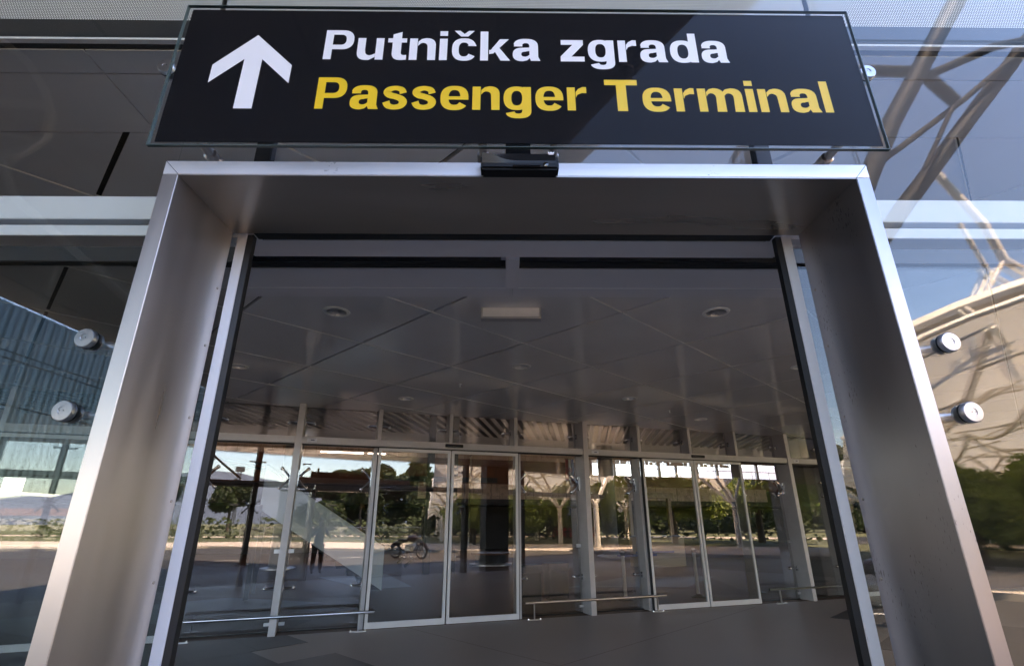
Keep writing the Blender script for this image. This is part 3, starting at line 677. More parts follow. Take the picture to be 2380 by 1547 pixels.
# steel discs that clamp the glass
def disc(x_, z_, sx):
    m1 = MB().lathe([(.0305, -.004), (.033, -.007), (.033, -.021), (.030, -.025), (.012, -.0255), (.012, -.0235), (.0001, -.0235)], (x_, YG, z_), 'y', 40).build('fixing_disc', 'satin', ow, smooth=True)
    for q in (-.006, .006): MB().lathe([(.0018, -.0262), (.0018, -.0258)], (x_+q, YG, z_), 'y', 8).build('pin_hole', 'rubber', m1)
    MB().lathe([(.0335, -.0005), (.0335, -.0065)], (x_, YG, z_), 'y', 32).build('gasket', 'rubber', m1)
    mb = MB(); mb.lathe([(.030, .018), (.030, .026), (.012, .03), (.012, .06)], (x_, YG, z_), 'y', 24); mb.tube([(x_, YG+.055, z_), (x_+sx*.08, YG+.08, z_-.03*0), (x_+sx*.2, YG+.1, 2.04 if z_ < 3 else z_)], [.013, .016, .022], 10)
    mb.build('spider_arm', 'satin', m1, smooth=True)
for x_, z_, sx in ((-1.365, 2.165, 1), (-1.365, 1.927, 1), (-1.372, 3.33, 1), (1.474, 2.155, -1), (1.474, 1.921, -1), (1.488, 3.33, -1)): disc(x_, z_, sx)
# perforated metal fascia above, behind the glass
for a, b2 in ((-12.5, -6.9), (-6.88, -4.14), (-4.12, -1.325), (-1.30, 1.41), (1.435, 4.2), (4.22, 7.0), (7.02, 12)):
    MB().box(a, b2, 1.72, 1.722, 3.69, 6.1).build('perforated_sheet', 'perforated_metal', ow)
MB().box(-12.6, 12, 1.80, 1.84, 3.60, 6.2).build('fascia_backing', 'wall_dark', ow)

# ------------------------------------------------------------------ portal of brushed steel
po = empty('door_portal', 'brushed stainless steel portal frame around the open entrance, specked with rust', 'door frame')
XL0, XL1, XR0, XR1, YF, YB, HU, HT = -1.0, -.955, 1.042, 1.082, 1.25, 1.572, 2.555, 2.602
def ucase(name, x0, x1, inner_left, m):   # a jamb: front face, reveal and outer side as one folded sheet
    return MB().box(x0, x1, YF, YB, 0.0, HU-.0006).build(name, m, po, bevel=.0015)
ucase('jamb', XL0, XL1, False, 'steel'); j2 = ucase('jamb', XR0, XR1, True, 'steel_specked_shaded')
# mitred head: front strip and underside plate darkened in colour to mimic dim reflection
mb = MB(); mb.v += [(XL0, YF, HU-.0), (XL1, YF, HU), (XR0, YF, HU), (XR1, YF, HU), (XL0, YF, HT), (XR1, YF, HT), (XL0, YB, HU), (XR1, YB, HU), (XL0, YB, HT), (XR1, YB, HT)]
mb.f += [(0, 3, 5, 4), (6, 8, 9, 7), (4, 5, 9, 8), (0, 4, 8, 6), (3, 7, 9, 5), (0, 6, 7, 3)]
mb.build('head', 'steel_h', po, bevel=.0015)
MB().box(XL1+.0008, XR0-.0008, YF+.0015, YB-.001, HU-.003, HU-.0003).build('head_soffit', 'steel_shaded', po)
for k in range(1):
    mb = MB(); 
    for (xa, za, xb, zb) in ((XL0, HT, XL1, HU), (XR1, HT, XR0, HU)):
        d = Vector((xb-xa, zb-za)).normalized(); nx, nz = -d.y*.0007, d.x*.0007
        mb.quad((xa-nx, YF-.0006, za-nz), (xb-nx, YF-.0006, zb-nz), (xb+nx, YF-.0006, zb+nz), (xa+nx, YF-.0006, za+nz))
    mb.build('mitre_joint', 'rubber', po)
for x_, s_ in ((XL1, 1), (XR0, -1)):
    for z_ in (1.45, 1.66, 1.90, 2.13, 2.33, 1.2, .9):
        MB().lathe([(.0045, 0), (.0045, s_*.002), (.002, s_*.0035)], (x_, YB-.022, z_), 'x', 10).build('screw', 'steel_shaded', po, smooth=True)
# fixed door frame behind the portal: side stiles, head trim, rubber seals
fr = empty('entrance_door_frame', 'pale aluminium frame with black rubber seals of the open outer sliding door', 'door frame')
for x0, x1, r0, r1 in ((-.945, -.912, -.912, -.890), (.988, 1.022, .966, .988)):
    MB().box(x0, x1, 1.585, 1.63, .0, 2.56).build('stile', 'alu_bright', fr, bevel=.002); MB().box(r0+.0005, r1-.0005, 1.588, 1.612, 0, 2.556).build('rubber_seal', 'rubber', fr)
MB().box(-.89, .966, 1.588, 1.625, 2.560, 2.582).build('rubber_seal', 'rubber', fr)
MB().box(-1.0, -.9455, 1.586, 1.625, 2.545, 2.575).build('corner_trim', 'alu_bright', fr); MB().box(1.0225, 1.08, 1.586, 1.625, 2.545, 2.575).build('corner_trim', 'alu_bright', fr)
MB().box(-.99, 1.07, 1.626, 1.79, 2.585, 2.78).build('operator_box', 'casing', fr); MB().box(-.98, 1.06, 1.632, 1.785, 2.579, 2.584).build('operator_cover', 'casing', fr)
MB().box(-.89, .966, 1.64, 1.652, 2.573, 2.5785).build('track_edge', 'polished', fr)
# door leaves parked open on both sides, beside the stiles
for a, b2, l in ((-1.99, -.965, 'left leaf of the outer entrance door, slid fully open behind the glass'), (1.045, 2.07, 'right leaf of the outer entrance door, slid fully open behind the glass')):
    e = empty('entrance_door_leaf', l, 'door', ((a+b2)/2, 1.70, 0), 0, 'open leaves of the outer entrance door'); h = (b2-a)/2
    MB().box(-h, h, -.006, .006, .08, 2.5).build('glass', 'glass_hall', e); MB().box(-h, h, -.02, .02, .01, .08).build('bottom_rail', 'alu', e); MB().box(-h, h, -.02, .02, 2.5, 2.56).build('top_rail', 'dark_metal', e)
    inner = h-.012 if a < 0 else -h
    MB().box(inner, inner+.012, -.02, .02, .08, 2.5).build('stile', 'dark_metal', e)

# door sensor on the portal head
se = empty('entrance_sensor', 'glossy black motion sensor with small white crown mark on the portal head', 'sensor', (.041, YF, 0))
mb = MB(); prof = []
n = 18; top = []; 
for k in range(n+1):
    q = k/n; xx = -.112+.224*q; top.append((xx, 2.588+.0105*(1/(1+math.exp(-(q-.16)*22)))-.0*q))
mb = MB(); MB().box(-.112, .112, -.048, -.001, 2.544, 2.58).build('housing', 'black_plastic', se, bevel=.006)
MB().box(-.113, .111, -.040, -.001, 2.5755, 2.603).build('top_cover', 'black_plastic', se, bevel=.008)
mb = MB()
for k in range(24):
    q0, q1 = k/24, (k+1)/24
    f = lambda q: 2.590-.020*(1/(1+math.exp((q-.22)*-16)))
    g2 = lambda q: -.0492-.010*(1-1/(1+math.exp((q-.22)*-16)))
    xa, xb = -.108+.21*q0, -.108+.21*q1
    mb.quad((xa, -.0405, 2.601), (xb, -.0405, 2.601), (xb, g2(q1), f(q1)), (xa, g2(q0), f(q0)))
    mb.quad((xa, g2(q0), f(q0)), (xb, g2(q1), f(q1)), (xb, -.0485, 2.562), (xa, -.0485, 2.562))
mb.build('swept_cover', 'black_plastic', se, smooth=True)
MB().box(-.02, .06, -.0492, -.0482, 2.548, 2.555).build('window', 'sensor_window', se)
MB().lathe([(.0075, -.0482), (.0075, -.0515), (.004, -.053), (.0001, -.0535)], (.074, 0, 2.556), 'y', 20).build('lens', 'sensor_window', se, smooth=True)
mb = MB(); cx, cz, cs = .090, 2.5965, .0095
mb.quad(*[(cx+a*cs, -.0505, cz+b2*cs) for a, b2 in ((-1.05, .55), (-.8, -.3), (.8, -.3), (1.05, .55), (.5, .05), (.25, .05), (0, .55), (-.25, .05), (-.5, .05))])
mb.quad(*[(cx+a*cs, -.0505, cz+b2*cs) for a, b2 in ((-.8, -.45), (-.8, -.65), (.8, -.65), (.8, -.45))]); mb.build('crown_mark', 'sign_white', se)

# ------------------------------------------------------------------ the sign
YS = 1.20
sg = empty('direction_sign', 'long black sign reading Putnička zgrada and Passenger Terminal with a white up arrow', 'sign', (.047, YS, 2.615))
SX, SZ = .047, 2.615
def L_(x_, z_): return (x_-SX, z_-SZ)
MB().box(-1.071, 1.071, -.005, .005, 0, .553).build('glass_plate', 'glass_sign', sg); 
mb = MB(); mb.box(-1.0735, -1.0712, -.0052, .0052, 0, .553); mb.box(1.0712, 1.0735, -.0052, .0052, 0, .553); mb.box(-1.0735, 1.0735, -.0052, .0052, -.002, -.0002); mb.box(-1.0735, 1.0735, -.0052, .0052, .5532, .555); mb.build('plate_edge', 'glass_edge', sg)
MB().box(-1.0615, 1.0650, .0062, .0085, .0195, .547).build('black_panel', 'sign_black', sg)
# --- hand drawn grotesque letters, heavy and wide: each glyph in a box one cap height tall
def arc(cx, cy_, rx, ry, a0, a1, n=14):
    return [(cx+rx*cos(R(a0+(a1-a0)*i/n)), cy_+ry*sin(R(a0+(a1-a0)*i/n))) for i in range(n+1)]
def sup(cx, cy_, rx, ry, a0, a1, n=16, p=2.5):
    out = []
    for i in range(n+1):
        a = R(a0+(a1-a0)*i/n); c_, s_ = cos(a), sin(a)
        out.append((cx+rx*math.copysign(abs(c_)**(2/p), c_), cy_+ry*math.copysign(abs(s_)**(2/p), s_)))
    return out
XH, T, TH_ = .735, .215, .165       # x-height, vertical stem, horizontal stroke
def stroke(outer, inner): return ('S', outer, inner)
G = {}
def rect(x0, x1, y0, y1): return [(x0, y0), (x1, y0), (x1, y1), (x0, y1)]
G['P'] = (.80, [rect(0, T, 0, 1), stroke([(T, 1), (.46, 1)]+sup(.46, .67, .33, .33, 90, -90, p=2.4)+[(T, .34)], [(T, .845), (.43, .845)]+sup(.43, .67, .15, .175, 90, -90, p=2.4)+[(T, .495)])])
G['u'] = (.72, [stroke([(0, XH), (0, .28)]+sup(.27, .26, .27, .275, 180, 270)+[(.34, -.015), (.50, .09)], [(T, XH), (T, .30)]+sup(.36, .30, .135, .155, 180, 270)+[(.40, .155), (.50, .21)]), rect(.505, .72, 0, XH)])
G['t'] = (.50, [[(.0, .59), (.52, .59), (.52, XH), (.0, XH)], [(.13, XH), (.375, XH), (.375, .96), (.13, .87)], stroke([(.13, .59), (.13, .24)]+sup(.38, .24, .25, .25, 180, 270)+[(.40, -.01), (.53, .005)], [(.375, .59), (.375, .24)]+sup(.47, .25, .095, .09, 180, 270)+[(.48, .16), (.53, .165)])])
G['n'] = (.72, [rect(0, T, 0, XH), stroke([(.23, .62), (.32, .715)]+sup(.44, .48, .28, .27, 90, 0)+[(.72, 0)], [(.23, .48), (.30, .565)]+sup(.35, .43, .145, .155, 90, 0)+[(.505, 0)])])
G['i'] = (T, [rect(0, T, 0, XH), rect(0, T, .835, 1)])
def ring(cx, cy_, rx, ry, ix, iy, a0=0, a1=360, p=2.4, n=36): return stroke(sup(cx, cy_, rx, ry, a0, a1, n, p), sup(cx, cy_, ix, iy, a0, a1, n, p))
G['c'] = (.70, [stroke([(.70, .49)]+sup(.36, .37, .335, .385, 32, 328, 30), [(.455, .49)]+sup(.355, .37, .145, .24, 32, 328, 30))])
G['č'] = (.70, G['c'][1]+[[(.08, 1.02), (.26, .82), (.46, .82), (.64, 1.02), (.48, 1.02), (.36, .91), (.24, 1.02)]])
G['k'] = (.79, [rect(0, T, 0, 1), [(.245, .36), (.29, .36), (.54, XH), (.79, XH), (.50, .40), (.36, .24), (.245, .22)], [(.33, .44), (.56, 0), (.82, 0), (.48, .50)]])
G['a'] = (.74, [stroke([(.03, .49), (.04, .53)]+sup(.36, .49, .34, .265, 165, 5, 18)+[(.70, .46), (.70, .14), (.755, 0)], [(.27, .49), (.27, .50)]+sup(.36, .50, .10, .105, 165, 5, 18)+[(.46, .46), (.46, .10), (.50, 0)]),
   stroke([(.47, .455), (.38, .45)]+sup(.28, .215, .28, .23, 90, 270, 20)+[(.40, .02), (.47, .10)], [(.47, .335), (.40, .325)]+sup(.35, .225, .115, .085, 90, 270, 20)+[(.40, .155), (.47, .21)])])
G['z'] = (.66, [rect(.02, .64, .57, XH), rect(0, .66, 0, .165), [(0, .165), (.30, .165), (.64, .57), (.34, .57)]])
G['g'] = (.74, [ring(.35, .375, .35, .375, .145, .232), rect(.515, .73, .05, XH), stroke([(.73, .08)]+sup(.39, -.02, .34, .235, 0, -165, 20), [(.495, .08)]+sup(.39, -.01, .105, .10, 0, -165, 20))])
G['r'] = (.50, [rect(0, T, 0, XH), stroke([(.23, .58), (.30, .68), (.42, .75), (.52, .745)], [(.23, .40), (.28, .50), (.40, .555), (.52, .55)])])
G['d'] = (.76, [ring(.355, .37, .355, .385, .15, .24), rect(.545, .76, 0, 1)])
def spine(pts, n=6):
    """outline of a pen stroke along a smooth centreline of (x, y, half width)"""
    c = []
    for i in range(len(pts)-1):
        p0, p1, p2, p3 = [Vector(pts[min(max(i+k, 0), len(pts)-1)]) for k in (-1, 0, 1, 2)]
        for j in range(n):
            t_ = j/n; c.append(.5*((2*p1)+(p2-p0)*t_+(2*p0-5*p1+4*p2-p3)*t_*t_+(3*p1-p0-3*p2+p3)*t_**3))
    c.append(Vector(pts[-1])); a, b2 = [], []
    for i, p in enumerate(c):
        d = c[min(i+1, len(c)-1)]-c[max(i-1, 0)]; l = sqrt(d.x**2+d.y**2); nx, ny = -d.y/l, d.x/l
        a.append((p.x+nx*p.z, p.y+ny*p.z)); b2.append((p.x-nx*p.z, p.y-ny*p.z))
    return stroke(a, b2)
G['s'] = (.66, [spine([(.54, .505, .095), (.49, .62, .085), (.33, .672, .072), (.17, .625, .088), (.115, .535, .10), (.19, .445, .095), (.34, .40, .088), (.49, .33, .095), (.55, .225, .105), (.49, .11, .09), (.325, .064, .074), (.165, .11, .088), (.10, .235, .098)])])
G['e'] = (.74, [stroke(sup(.37, .37, .37, .385, 0, 325, 34), sup(.37, .385, .155, .235, 0, 325, 34)), [(.20, .315), (.74, .315), (.74, .42), (.20, .42)]])
G['T'] = (.86, [rect(0, .86, .825, 1), rect(.30, .56, 0, .83)])
G['m'] = (1.16, [rect(0, T, 0, XH), stroke([(.23, .62), (.31, .715)]+sup(.42, .48, .28, .27, 90, 0)+[(.70, 0)], [(.23, .48), (.29, .565)]+sup(.34, .43, .135, .155, 90, 0)+[(.455, 0)]), stroke([(.65, .62), (.74, .715)]+sup(.88, .48, .28, .27, 90, 0)+[(1.16, 0)], [(.68, .48), (.75, .565)]+sup(.80, .43, .135, .155, 90, 0)+[(.915, 0)])])
G['l'] = (T, [rect(0, T, 0, 1)])
def text_line(name, s, m, x0, x1, z0, cap):
    sp = {' ': .46}; gap = .105
    wd = sum(sp.get(c_, G[c_][0] if c_ in G else .4)+gap for c_ in s)-gap
    k = (x1-x0)/wd; x_ = x0; word = empty_part = None
    mb = MB(); words = []
    for c_ in s+' ':
        if c_ == ' ':
            words.append(mb); mb = MB(); x_ += (sp[' ']+gap)*k; continue
        w_, shapes = G[c_]
        for idx, sh in enumerate(shapes):
            yy = -.0056-.00004*idx
            def P3(p): q = L_(x_+p[0]*k, z0+p[1]*cap); return (q[0], yy+.0114, q[1])
            if isinstance(sh, tuple):
                o_, i_ = sh[1], sh[2]; n = max(len(o_), len(i_))
                def res(l, j): t_ = j/(n-1)*(len(l)-1); a = int(min(t_, len(l)-2)); f = t_-a; return (l[a][0]*(1-f)+l[a+1][0]*f, l[a][1]*(1-f)+l[a+1][1]*f)
                for j in range(n-1): mb.quad(P3(res(o_, j)), P3(res(o_, j+1)), P3(res(i_, j+1)), P3(res(i_, j)))
            else: mb.quad(*[P3(p) for p in sh])
        x_ += (w_+gap)*k
    for w2 in words:
        if w2.v: w2.build(name, m, sg)
text_line('lettering', 'Putnička', 'sign_white', -.571, .107, 2.954, .123); text_line('lettering', 'zgrada', 'sign_white', .173, .705, 2.953, .123)
text_line('lettering', 'Passenger', 'sign_yellow', -.572, .244, 2.758, .122); text_line('lettering', 'Terminal', 'sign_yellow', .303, .994, 2.757, .122)
ar = [(-.786, 3.053), (-.662, 2.928), (-.662, 2.856), (-.757, 2.952), (-.757, 2.757), (-.812, 2.757), (-.812, 2.952), (-.906, 2.856), (-.906, 2.928)]
mb = MB(); P3 = lambda p: (L_(*p)[0], .0058, L_(*p)[1])
mb.quad(P3(ar[0]), P3(ar[8]), P3(ar[7]), P3(ar[6])); mb.quad(P3(ar[0]), P3(ar[6]), P3(ar[3])); mb.quad(P3(ar[0]), P3(ar[3]), P3(ar[2]), P3(ar[1])); mb.quad(P3(ar[6]), P3(ar[5]), P3(ar[4]), P3(ar[3]))
mb.build('arrow', 'sign_white', sg)
# standoffs behind the plate, brackets and faint discs under the black film
for x_ in (-.93, -.07, .15, 1.03):
    for z_ in (.075, .47):
        mb = MB(); c0 = (x_-SX, 0, z_); mb.lathe([(.02, .012), (.03, .016), (.03, .03), (.013, .034), (.013, .12), (.02, .125), (.02, .16)], c0, 'y', 20)
        mb.tube([(x_-SX, .14, z_), (x_-SX+(.05 if x_ < 0 else -.05), .22, z_-.02), (x_-SX+(.05 if x_ < 0 else -.05), .37, z_-.02)], .014, 8)
        mb.build('standoff', 'steel_shaded', sg, smooth=True)
for x_ in (-.90, .97):
    MB().box(x_-SX-.03, x_-SX+.03, .36, .395, -.01, .62).build('bracket', 'dark_metal', sg, bevel=.003)
MB().box(.0-SX, .09-SX, .30, .395, -.01, .35).build('bracket', 'dark_metal', sg, bevel=.003)

# ------------------------------------------------------------------ outdoors: roof overhang, canopy, tubes
ro = empty('overhang_roof', 'dark panelled roof reaching out over the forecourt on the left', 'roof', (0, 0, 0))
MB().prism([(-11.6, 1.4), (-11.6, -25), (-7, -24), (-3, -11), (1.1, -2.6), (2.6, .4), (3.4, 1.4)], 6.5, 7.3).build('soffit', 'soffit_dark', ro)
for k in range(6):
    MB().box(-10.6+k*2.1, -10.56+k*2.1, -22+k*3.2, 1.4, 6.485, 6.499).build('joint_strip', 'dark_metal', ro)
for k in range(6):
    MB().box(-11.5, 1.5-k*1.6, -1.02-k*2.6, -.98-k*2.6, 6.47, 6.484).build('joint_strip', 'dark_metal', ro)
MB().tube([(-11.6, -25, 6.4), (-7, -23.9, 6.4), (-3.2, -10.8, 6.4), (1.0, -2.6, 6.4), (3.2, 1.2, 6.4)], .12, 8).build('edge_tube', 'soffit_dark', ro, smooth=True)
# steel tree columns and struts standing outdoors, places in metres
def tubes(name, label, cat, defs, m='tube_shaded'):
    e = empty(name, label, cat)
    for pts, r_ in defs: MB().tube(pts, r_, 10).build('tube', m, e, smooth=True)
    return e
tubes('tree_column', 'big slanting steel tubes, coloured dark as if shaded, mirrored at upper right beside the sign', 'steel column', (
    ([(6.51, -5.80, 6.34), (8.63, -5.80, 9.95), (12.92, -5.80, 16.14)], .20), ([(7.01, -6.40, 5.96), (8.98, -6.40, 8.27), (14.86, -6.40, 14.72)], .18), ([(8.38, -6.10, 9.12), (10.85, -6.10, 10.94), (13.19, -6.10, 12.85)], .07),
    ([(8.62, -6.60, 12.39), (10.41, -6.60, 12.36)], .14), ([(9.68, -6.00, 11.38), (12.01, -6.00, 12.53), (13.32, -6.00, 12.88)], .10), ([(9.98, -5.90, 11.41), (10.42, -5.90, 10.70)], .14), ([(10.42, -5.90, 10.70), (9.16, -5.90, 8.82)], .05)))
tubes('branching_strut', 'pale forked steel strut mirrored between the beams and the canopy arch', 'steel strut', (
    ([(10.83, -7.30, 9.75), (11.56, -7.30, 8.29), (11.73, -7.30, 7.34), (12.23, -7.30, 6.92)], .10), ([(11.73, -7.30, 7.34), (10.91, -7.30, 6.37)], .055), ([(11.35, -7.70, 8.56), (11.67, -7.70, 7.21), (12.49, -7.70, 6.56)], .06), ([(11.63, -7.70, 7.21), (11.15, -7.70, 6.55)], .045)), 'truss')
tubes('bow_strut', 'curved grey bow tube with cross bars mirrored at upper left', 'steel strut', (
    ([(-5.60, -0.80, 6.52), (-5.21, -0.80, 6.29), (-4.91, -0.80, 6.05), (-4.62, -0.80, 5.68), (-4.45, -0.80, 5.37), (-4.42, -0.80, 5.09), (-4.55, -0.80, 4.94), (-4.91, -0.80, 4.80)], .036), ([(-5.24, -0.80, 5.51), (-4.52, -0.80, 5.47)], .042), ([(-4.76, -0.80, 4.83), (-4.50, -0.80, 4.41), (-3.23, -0.80, 3.40), (-2.66, -0.80, 2.98)], .036), ([(-5.03, -0.80, 5.16), (-4.44, -0.80, 5.04)], .02)), 'truss')

# tensile canopy: a row of arched membrane bays
cnp = empty('membrane_canopy', 'large cream tensile canopy with white arches standing out on the forecourt', 'canopy')
A0 = Vector((8.4, 3.2-11.1)); AX = Vector((.47, -.883)).normalized(); CR = Vector((.883, .47)).normalized()
Wd, NB, BL = 19., 5, 8.5
def cpt(t_, s_, drop=0.):
    p = A0+AX*s_+CR*(t_*Wd); q = (s_ % BL)/BL
    z_ = 4.95+1.95*max(0, sin(pi*t_))**.6-(1.3*sin(pi*q)*(1-.5*sin(pi*t_)))-drop-.055*s_
    return (p.x, p.y, z_)
for bnum in range(NB):
    mb = MB(); nt_, ns_ = 18, 8; k = 0
    for i in range(nt_+1):
        for j in range(ns_+1): mb.v.append(cpt(i/nt_, bnum*BL+j/ns_*BL*.9999))
    for i in range(nt_):
        for j in range(ns_): a = i*(ns_+1)+j; mb.f.append((a, a+1, a+ns_+2, a+ns_+1))
    mb.build('membrane', 'membrane', cnp, smooth=True)
for bnum in range(NB+1):
    s_ = bnum*BL
    MB().tube([(lambda q: (q[0], q[1], q[2]+(.1 if bnum == 0 else -.1)))(cpt(i/20, s_)) for i in range(21)], .16 if bnum == 0 else .12, 8).build('arch', 'truss', cnp, smooth=True)
    if bnum == 0:
        MB().tube([(lambda q: (q[0]+AX.x*-.5, q[1]+AX.y*-.5, q[2]-.28))(cpt(i/20, s_)) for i in range(21)], .07, 8).build('arch', 'truss', cnp, smooth=True)
        mb = MB()
        for i in range(0, 21, 2):
            q = cpt(i/20, 0); mb.tube([(q[0], q[1], q[2]+.1), (q[0]-AX.x*.5, q[1]-AX.y*.5, q[2]-.28)], .05, 6)
        mb.build('lacing', 'truss', cnp)
    if bnum < NB:
        for t0 in (.12, .3, .48, .66, .84):
            def low(t_, s2, dz): q = cpt(t_, s2); return (q[0], q[1], q[2]-dz)
            s1_, s2_ = s_+.1, s_+BL-.1
            MB().tube([low(t0, s1_+(s2_-s1_)*k/6, .45) for k in range(7)], .07, 7).build('purlin', 'truss', cnp, smooth=True)
            mb = MB()
            for k in range(6): mb.tube([low(t0, s1_+(s2_-s1_)*k/6, .45), low(t0+(.09 if k % 2 else -.09), s1_+(s2_-s1_)*(k+.5)/6, .08)], .035, 5)
            mb.tube([low(t0, s1_, .5), low(min(t0+.18, .98), s2_, .5)], .06, 6); mb.build('bracing', 'truss', cnp, smooth=True)
    for tcol in (.06, .5, .94):
        b0 = cpt(tcol, s_); cb = A0+AX*s_+CR*(tcol*Wd)
        if bnum == 0 and tcol == .06: continue
        MB().tube([(cb.x, cb.y, .1), (cb.x, cb.y, 2.6)], [.18, .15], 10).build('column', 'truss', cnp, smooth=True)
        mb = MB()
        for dt, ds in ((-.14, -2.6), (.14, -2.6), (-.14, 2.6), (.14, 2.6)):
            tt = min(max(tcol+dt, 0), 1); q = cpt(tt, max(0, min(s_+ds, NB*BL-.1))); mb.tube([(cb.x, cb.y, 2.5), ((cb.x+q[0])/2, (cb.y+q[1])/2, (2.5+q[2])/2+.25), q], [.10, .08, .06], 7)
        mb.build('branches', 'truss', cnp, smooth=True)

# ------------------------------------------------------------------ trees and planting
def leaves(mb, rnd, c, rad, n, size, flat=1.):
    for _ in range(n):
        while True:
            v = Vector((rnd.uniform(-1, 1), rnd.uniform(-1, 1), rnd.uniform(-1, 1)))
            if .35 < v.length < 1: break
        p = Vector((c[0]+v.x*rad[0], c[1]+v.y*rad[1], c[2]+v.z*rad[2])); s_ = size*rnd.uniform(.6, 1.4)
        a = Vector((rnd.uniform(-1, 1), rnd.uniform(-1, 1), rnd.uniform(-1, 1))).normalized(); b2 = a.cross(Vector((rnd.uniform(-1, 1), rnd.uniform(-1, 1), .3))).normalized()
        mb.quad(p-a*s_, p+b2*s_*.6, p+a*s_, p-b2*s_*.6)
def tree(seed, h, spread, label, kind='pine', m='leaf_dark', dens=1., lsize=.16, low=.4):
    rnd = random.Random(seed); e = empty(kind+'_tree', label, 'tree')
    mb = MB(); top = Vector((rnd.uniform(-.3, .3), rnd.uniform(-.3, .3), h*.62)); mb.tube([(0, 0, 0), (top.x*.4, top.y*.6, h*.3), top], [h*.035, h*.026, h*.018], 9)
    cl = []
    nb = 9
    for k in range(nb):
        a = 2*pi*k/nb+rnd.uniform(-.3, .3)
        if kind == 'pine': r_, z_ = spread*rnd.uniform(.35, .7), h*rnd.uniform(.56, .80); rad = (spread*.46, spread*.46, h*.19)
        elif kind == 'cypress': r_, z_ = spread*rnd.uniform(.1, .4), h*(.15+.8*k/nb); rad = (spread*.5*(1.15-k/nb), spread*.5*(1.15-k/nb), h*.14)
        else: r_, z_ = spread*rnd.uniform(.3, .7), h*rnd.uniform(low, .88); rad = (spread*.45, spread*.45, h*.18)
        c = (cos(a)*r_, sin(a)*r_, z_); cl.append((c, rad)); mb.tube([(top.x*.6, top.y*.6, h*.4), (c[0]*.6, c[1]*.6, (z_+h*.4)/2), c], [h*.014, h*.009, h*.004], 6)
    mb.build('trunk', 'bark', e, smooth=True); cl.append(((0, 0, h*.85), (spread*.5, spread*.5, h*.13)))
    mb = MB()
    for c, rad in cl: leaves(mb, rnd, c, rad, int(420*dens), lsize)
    mb.build('crown', m, e)
    return e
def put(e, x_, y_, rz=0., s_=1.): e.location = (x_, y_, .1); e.rotation_euler.z = rz; e.scale = (s_, s_, s_); return e
pine = put(tree(1, 8.4, 3.2, 'dark umbrella pine with a rounded crown mirrored in the leftmost tall pane', 'pine', dens=1.5, lsize=.34), 10.8, -80)
pts = [(1, -86, 1.1, 'umbrella pine mirrored beside the left door stile'), (26, -62, 1.0, 'pine mirrored behind the escalator glass'), (34, -58, 1.1, 'slender pine mirrored beside the left door leaf')]
for i, (x_, y_, s_, l) in enumerate(pts):
    c = copy_tree(pine); put(c, x_, y_, i*1.3, s_); c['label'] = l
    for q in (c, pine): q['group'] = 'umbrella pines beyond the forecourt'
conif = put(tree(5, 9, 2.6, 'tall dark conifer mirrored in the left leaf of the middle doors', 'cypress', dens=1.5, lsize=.3), 24, -40)
conif['group'] = 'tall conifers beyond the road'
for i, (x_, y_, s_, l) in enumerate([(28.5, -41, .85, 'dark conifer mirrored between the lift posts'), (33, -42, 1.0, 'dark conifer mirrored behind the parked motorcycle'), (37.5, -39, .9, 'dark conifer mirrored left of the wooden column'), (43, -40, 1.0, 'dark conifer mirrored just right of the wooden column'), (49, -37, .9, 'dark conifer mirrored beyond the canopy columns'), (56, -34, 1.1, 'dark conifer mirrored at the far end of the canopy')]):
    c = copy_tree(conif); put(c, x_, y_, i*.9, s_); c['label'] = l
bush = put(tree(9, 4.6, 3.0, 'bright leafy shrub mirrored at the lower right edge', 'broadleaf', 'leaf_bright', dens=1.5, lsize=.13), 15.5, -14.5)
bush['group'] = 'leafy trees beside the canopy'; bush.scale = (.7,)*3
for i, (x_, y_, s_, l) in enumerate([(19, -14, .72, 'tall leafy tree mirrored at the right edge under the canopy'), (17.8, -18.5, .85, 'dense leafy tree mirrored right of the right jamb'), (22.5, -18, .95, 'tallest leafy tree mirrored behind the shrubs on the right'), (26, -13, 1.0, 'leafy tree mirrored in the right-hand inner doors'), (30, -20, 1.1, 'leafy tree mirrored between the canopy columns'), (27, -6, 1.4, 'leafy tree mirrored at the far right of the inner wall'), (38, -14, 1.7, 'broad leafy tree mirrored beyond the right-hand doors'), (34, -3, 1.7, 'broad leafy tree mirrored past the last door leaf')]):
    c = copy_tree(bush); put(c, x_, y_, i*1.1+.5, s_); c['label'] = l
rnd = random.Random(31); thick = tree(15, 9, 4.6, 'dense dark tree in the row mirrored behind the leftmost conifer', 'broadleaf', dens=3.0, lsize=.42, low=.12); put(thick, 22, -66)
places = [(30+k*5.4+rnd.uniform(-1, 1), -66+k*2.6+rnd.uniform(-2, 2)) for k in range(15)] + [(33+k*5+rnd.uniform(-1, 1), -36+k*2.2+rnd.uniform(-1, 1)) for k in range(11)]
ORD = ('first', 'second', 'third', 'fourth', 'fifth', 'sixth', 'seventh', 'eighth', 'ninth', 'tenth', 'eleventh', 'twelfth', 'thirteenth', 'fourteenth', 'fifteenth')
for i, (x_, y_) in enumerate(places):
    c = copy_tree(thick); put(c, x_, y_, i*1.7, rnd.uniform(.85, 1.15)*(1 if i < 15 else .8)); c['label'] = 'dense dark tree, '+ORD[i % 15]+' from the left in the '+('far' if i < 15 else 'near')+' row behind the canopy'
for q in bpy.data.objects:
    if q.name.startswith('broadleaf_tree') and q.get('label', '').startswith('dense dark'): q['group'] = 'dense trees lining the far side of the road'
mb = MB(); rnd = random.Random(12)
hl = offs(kerb, 20)
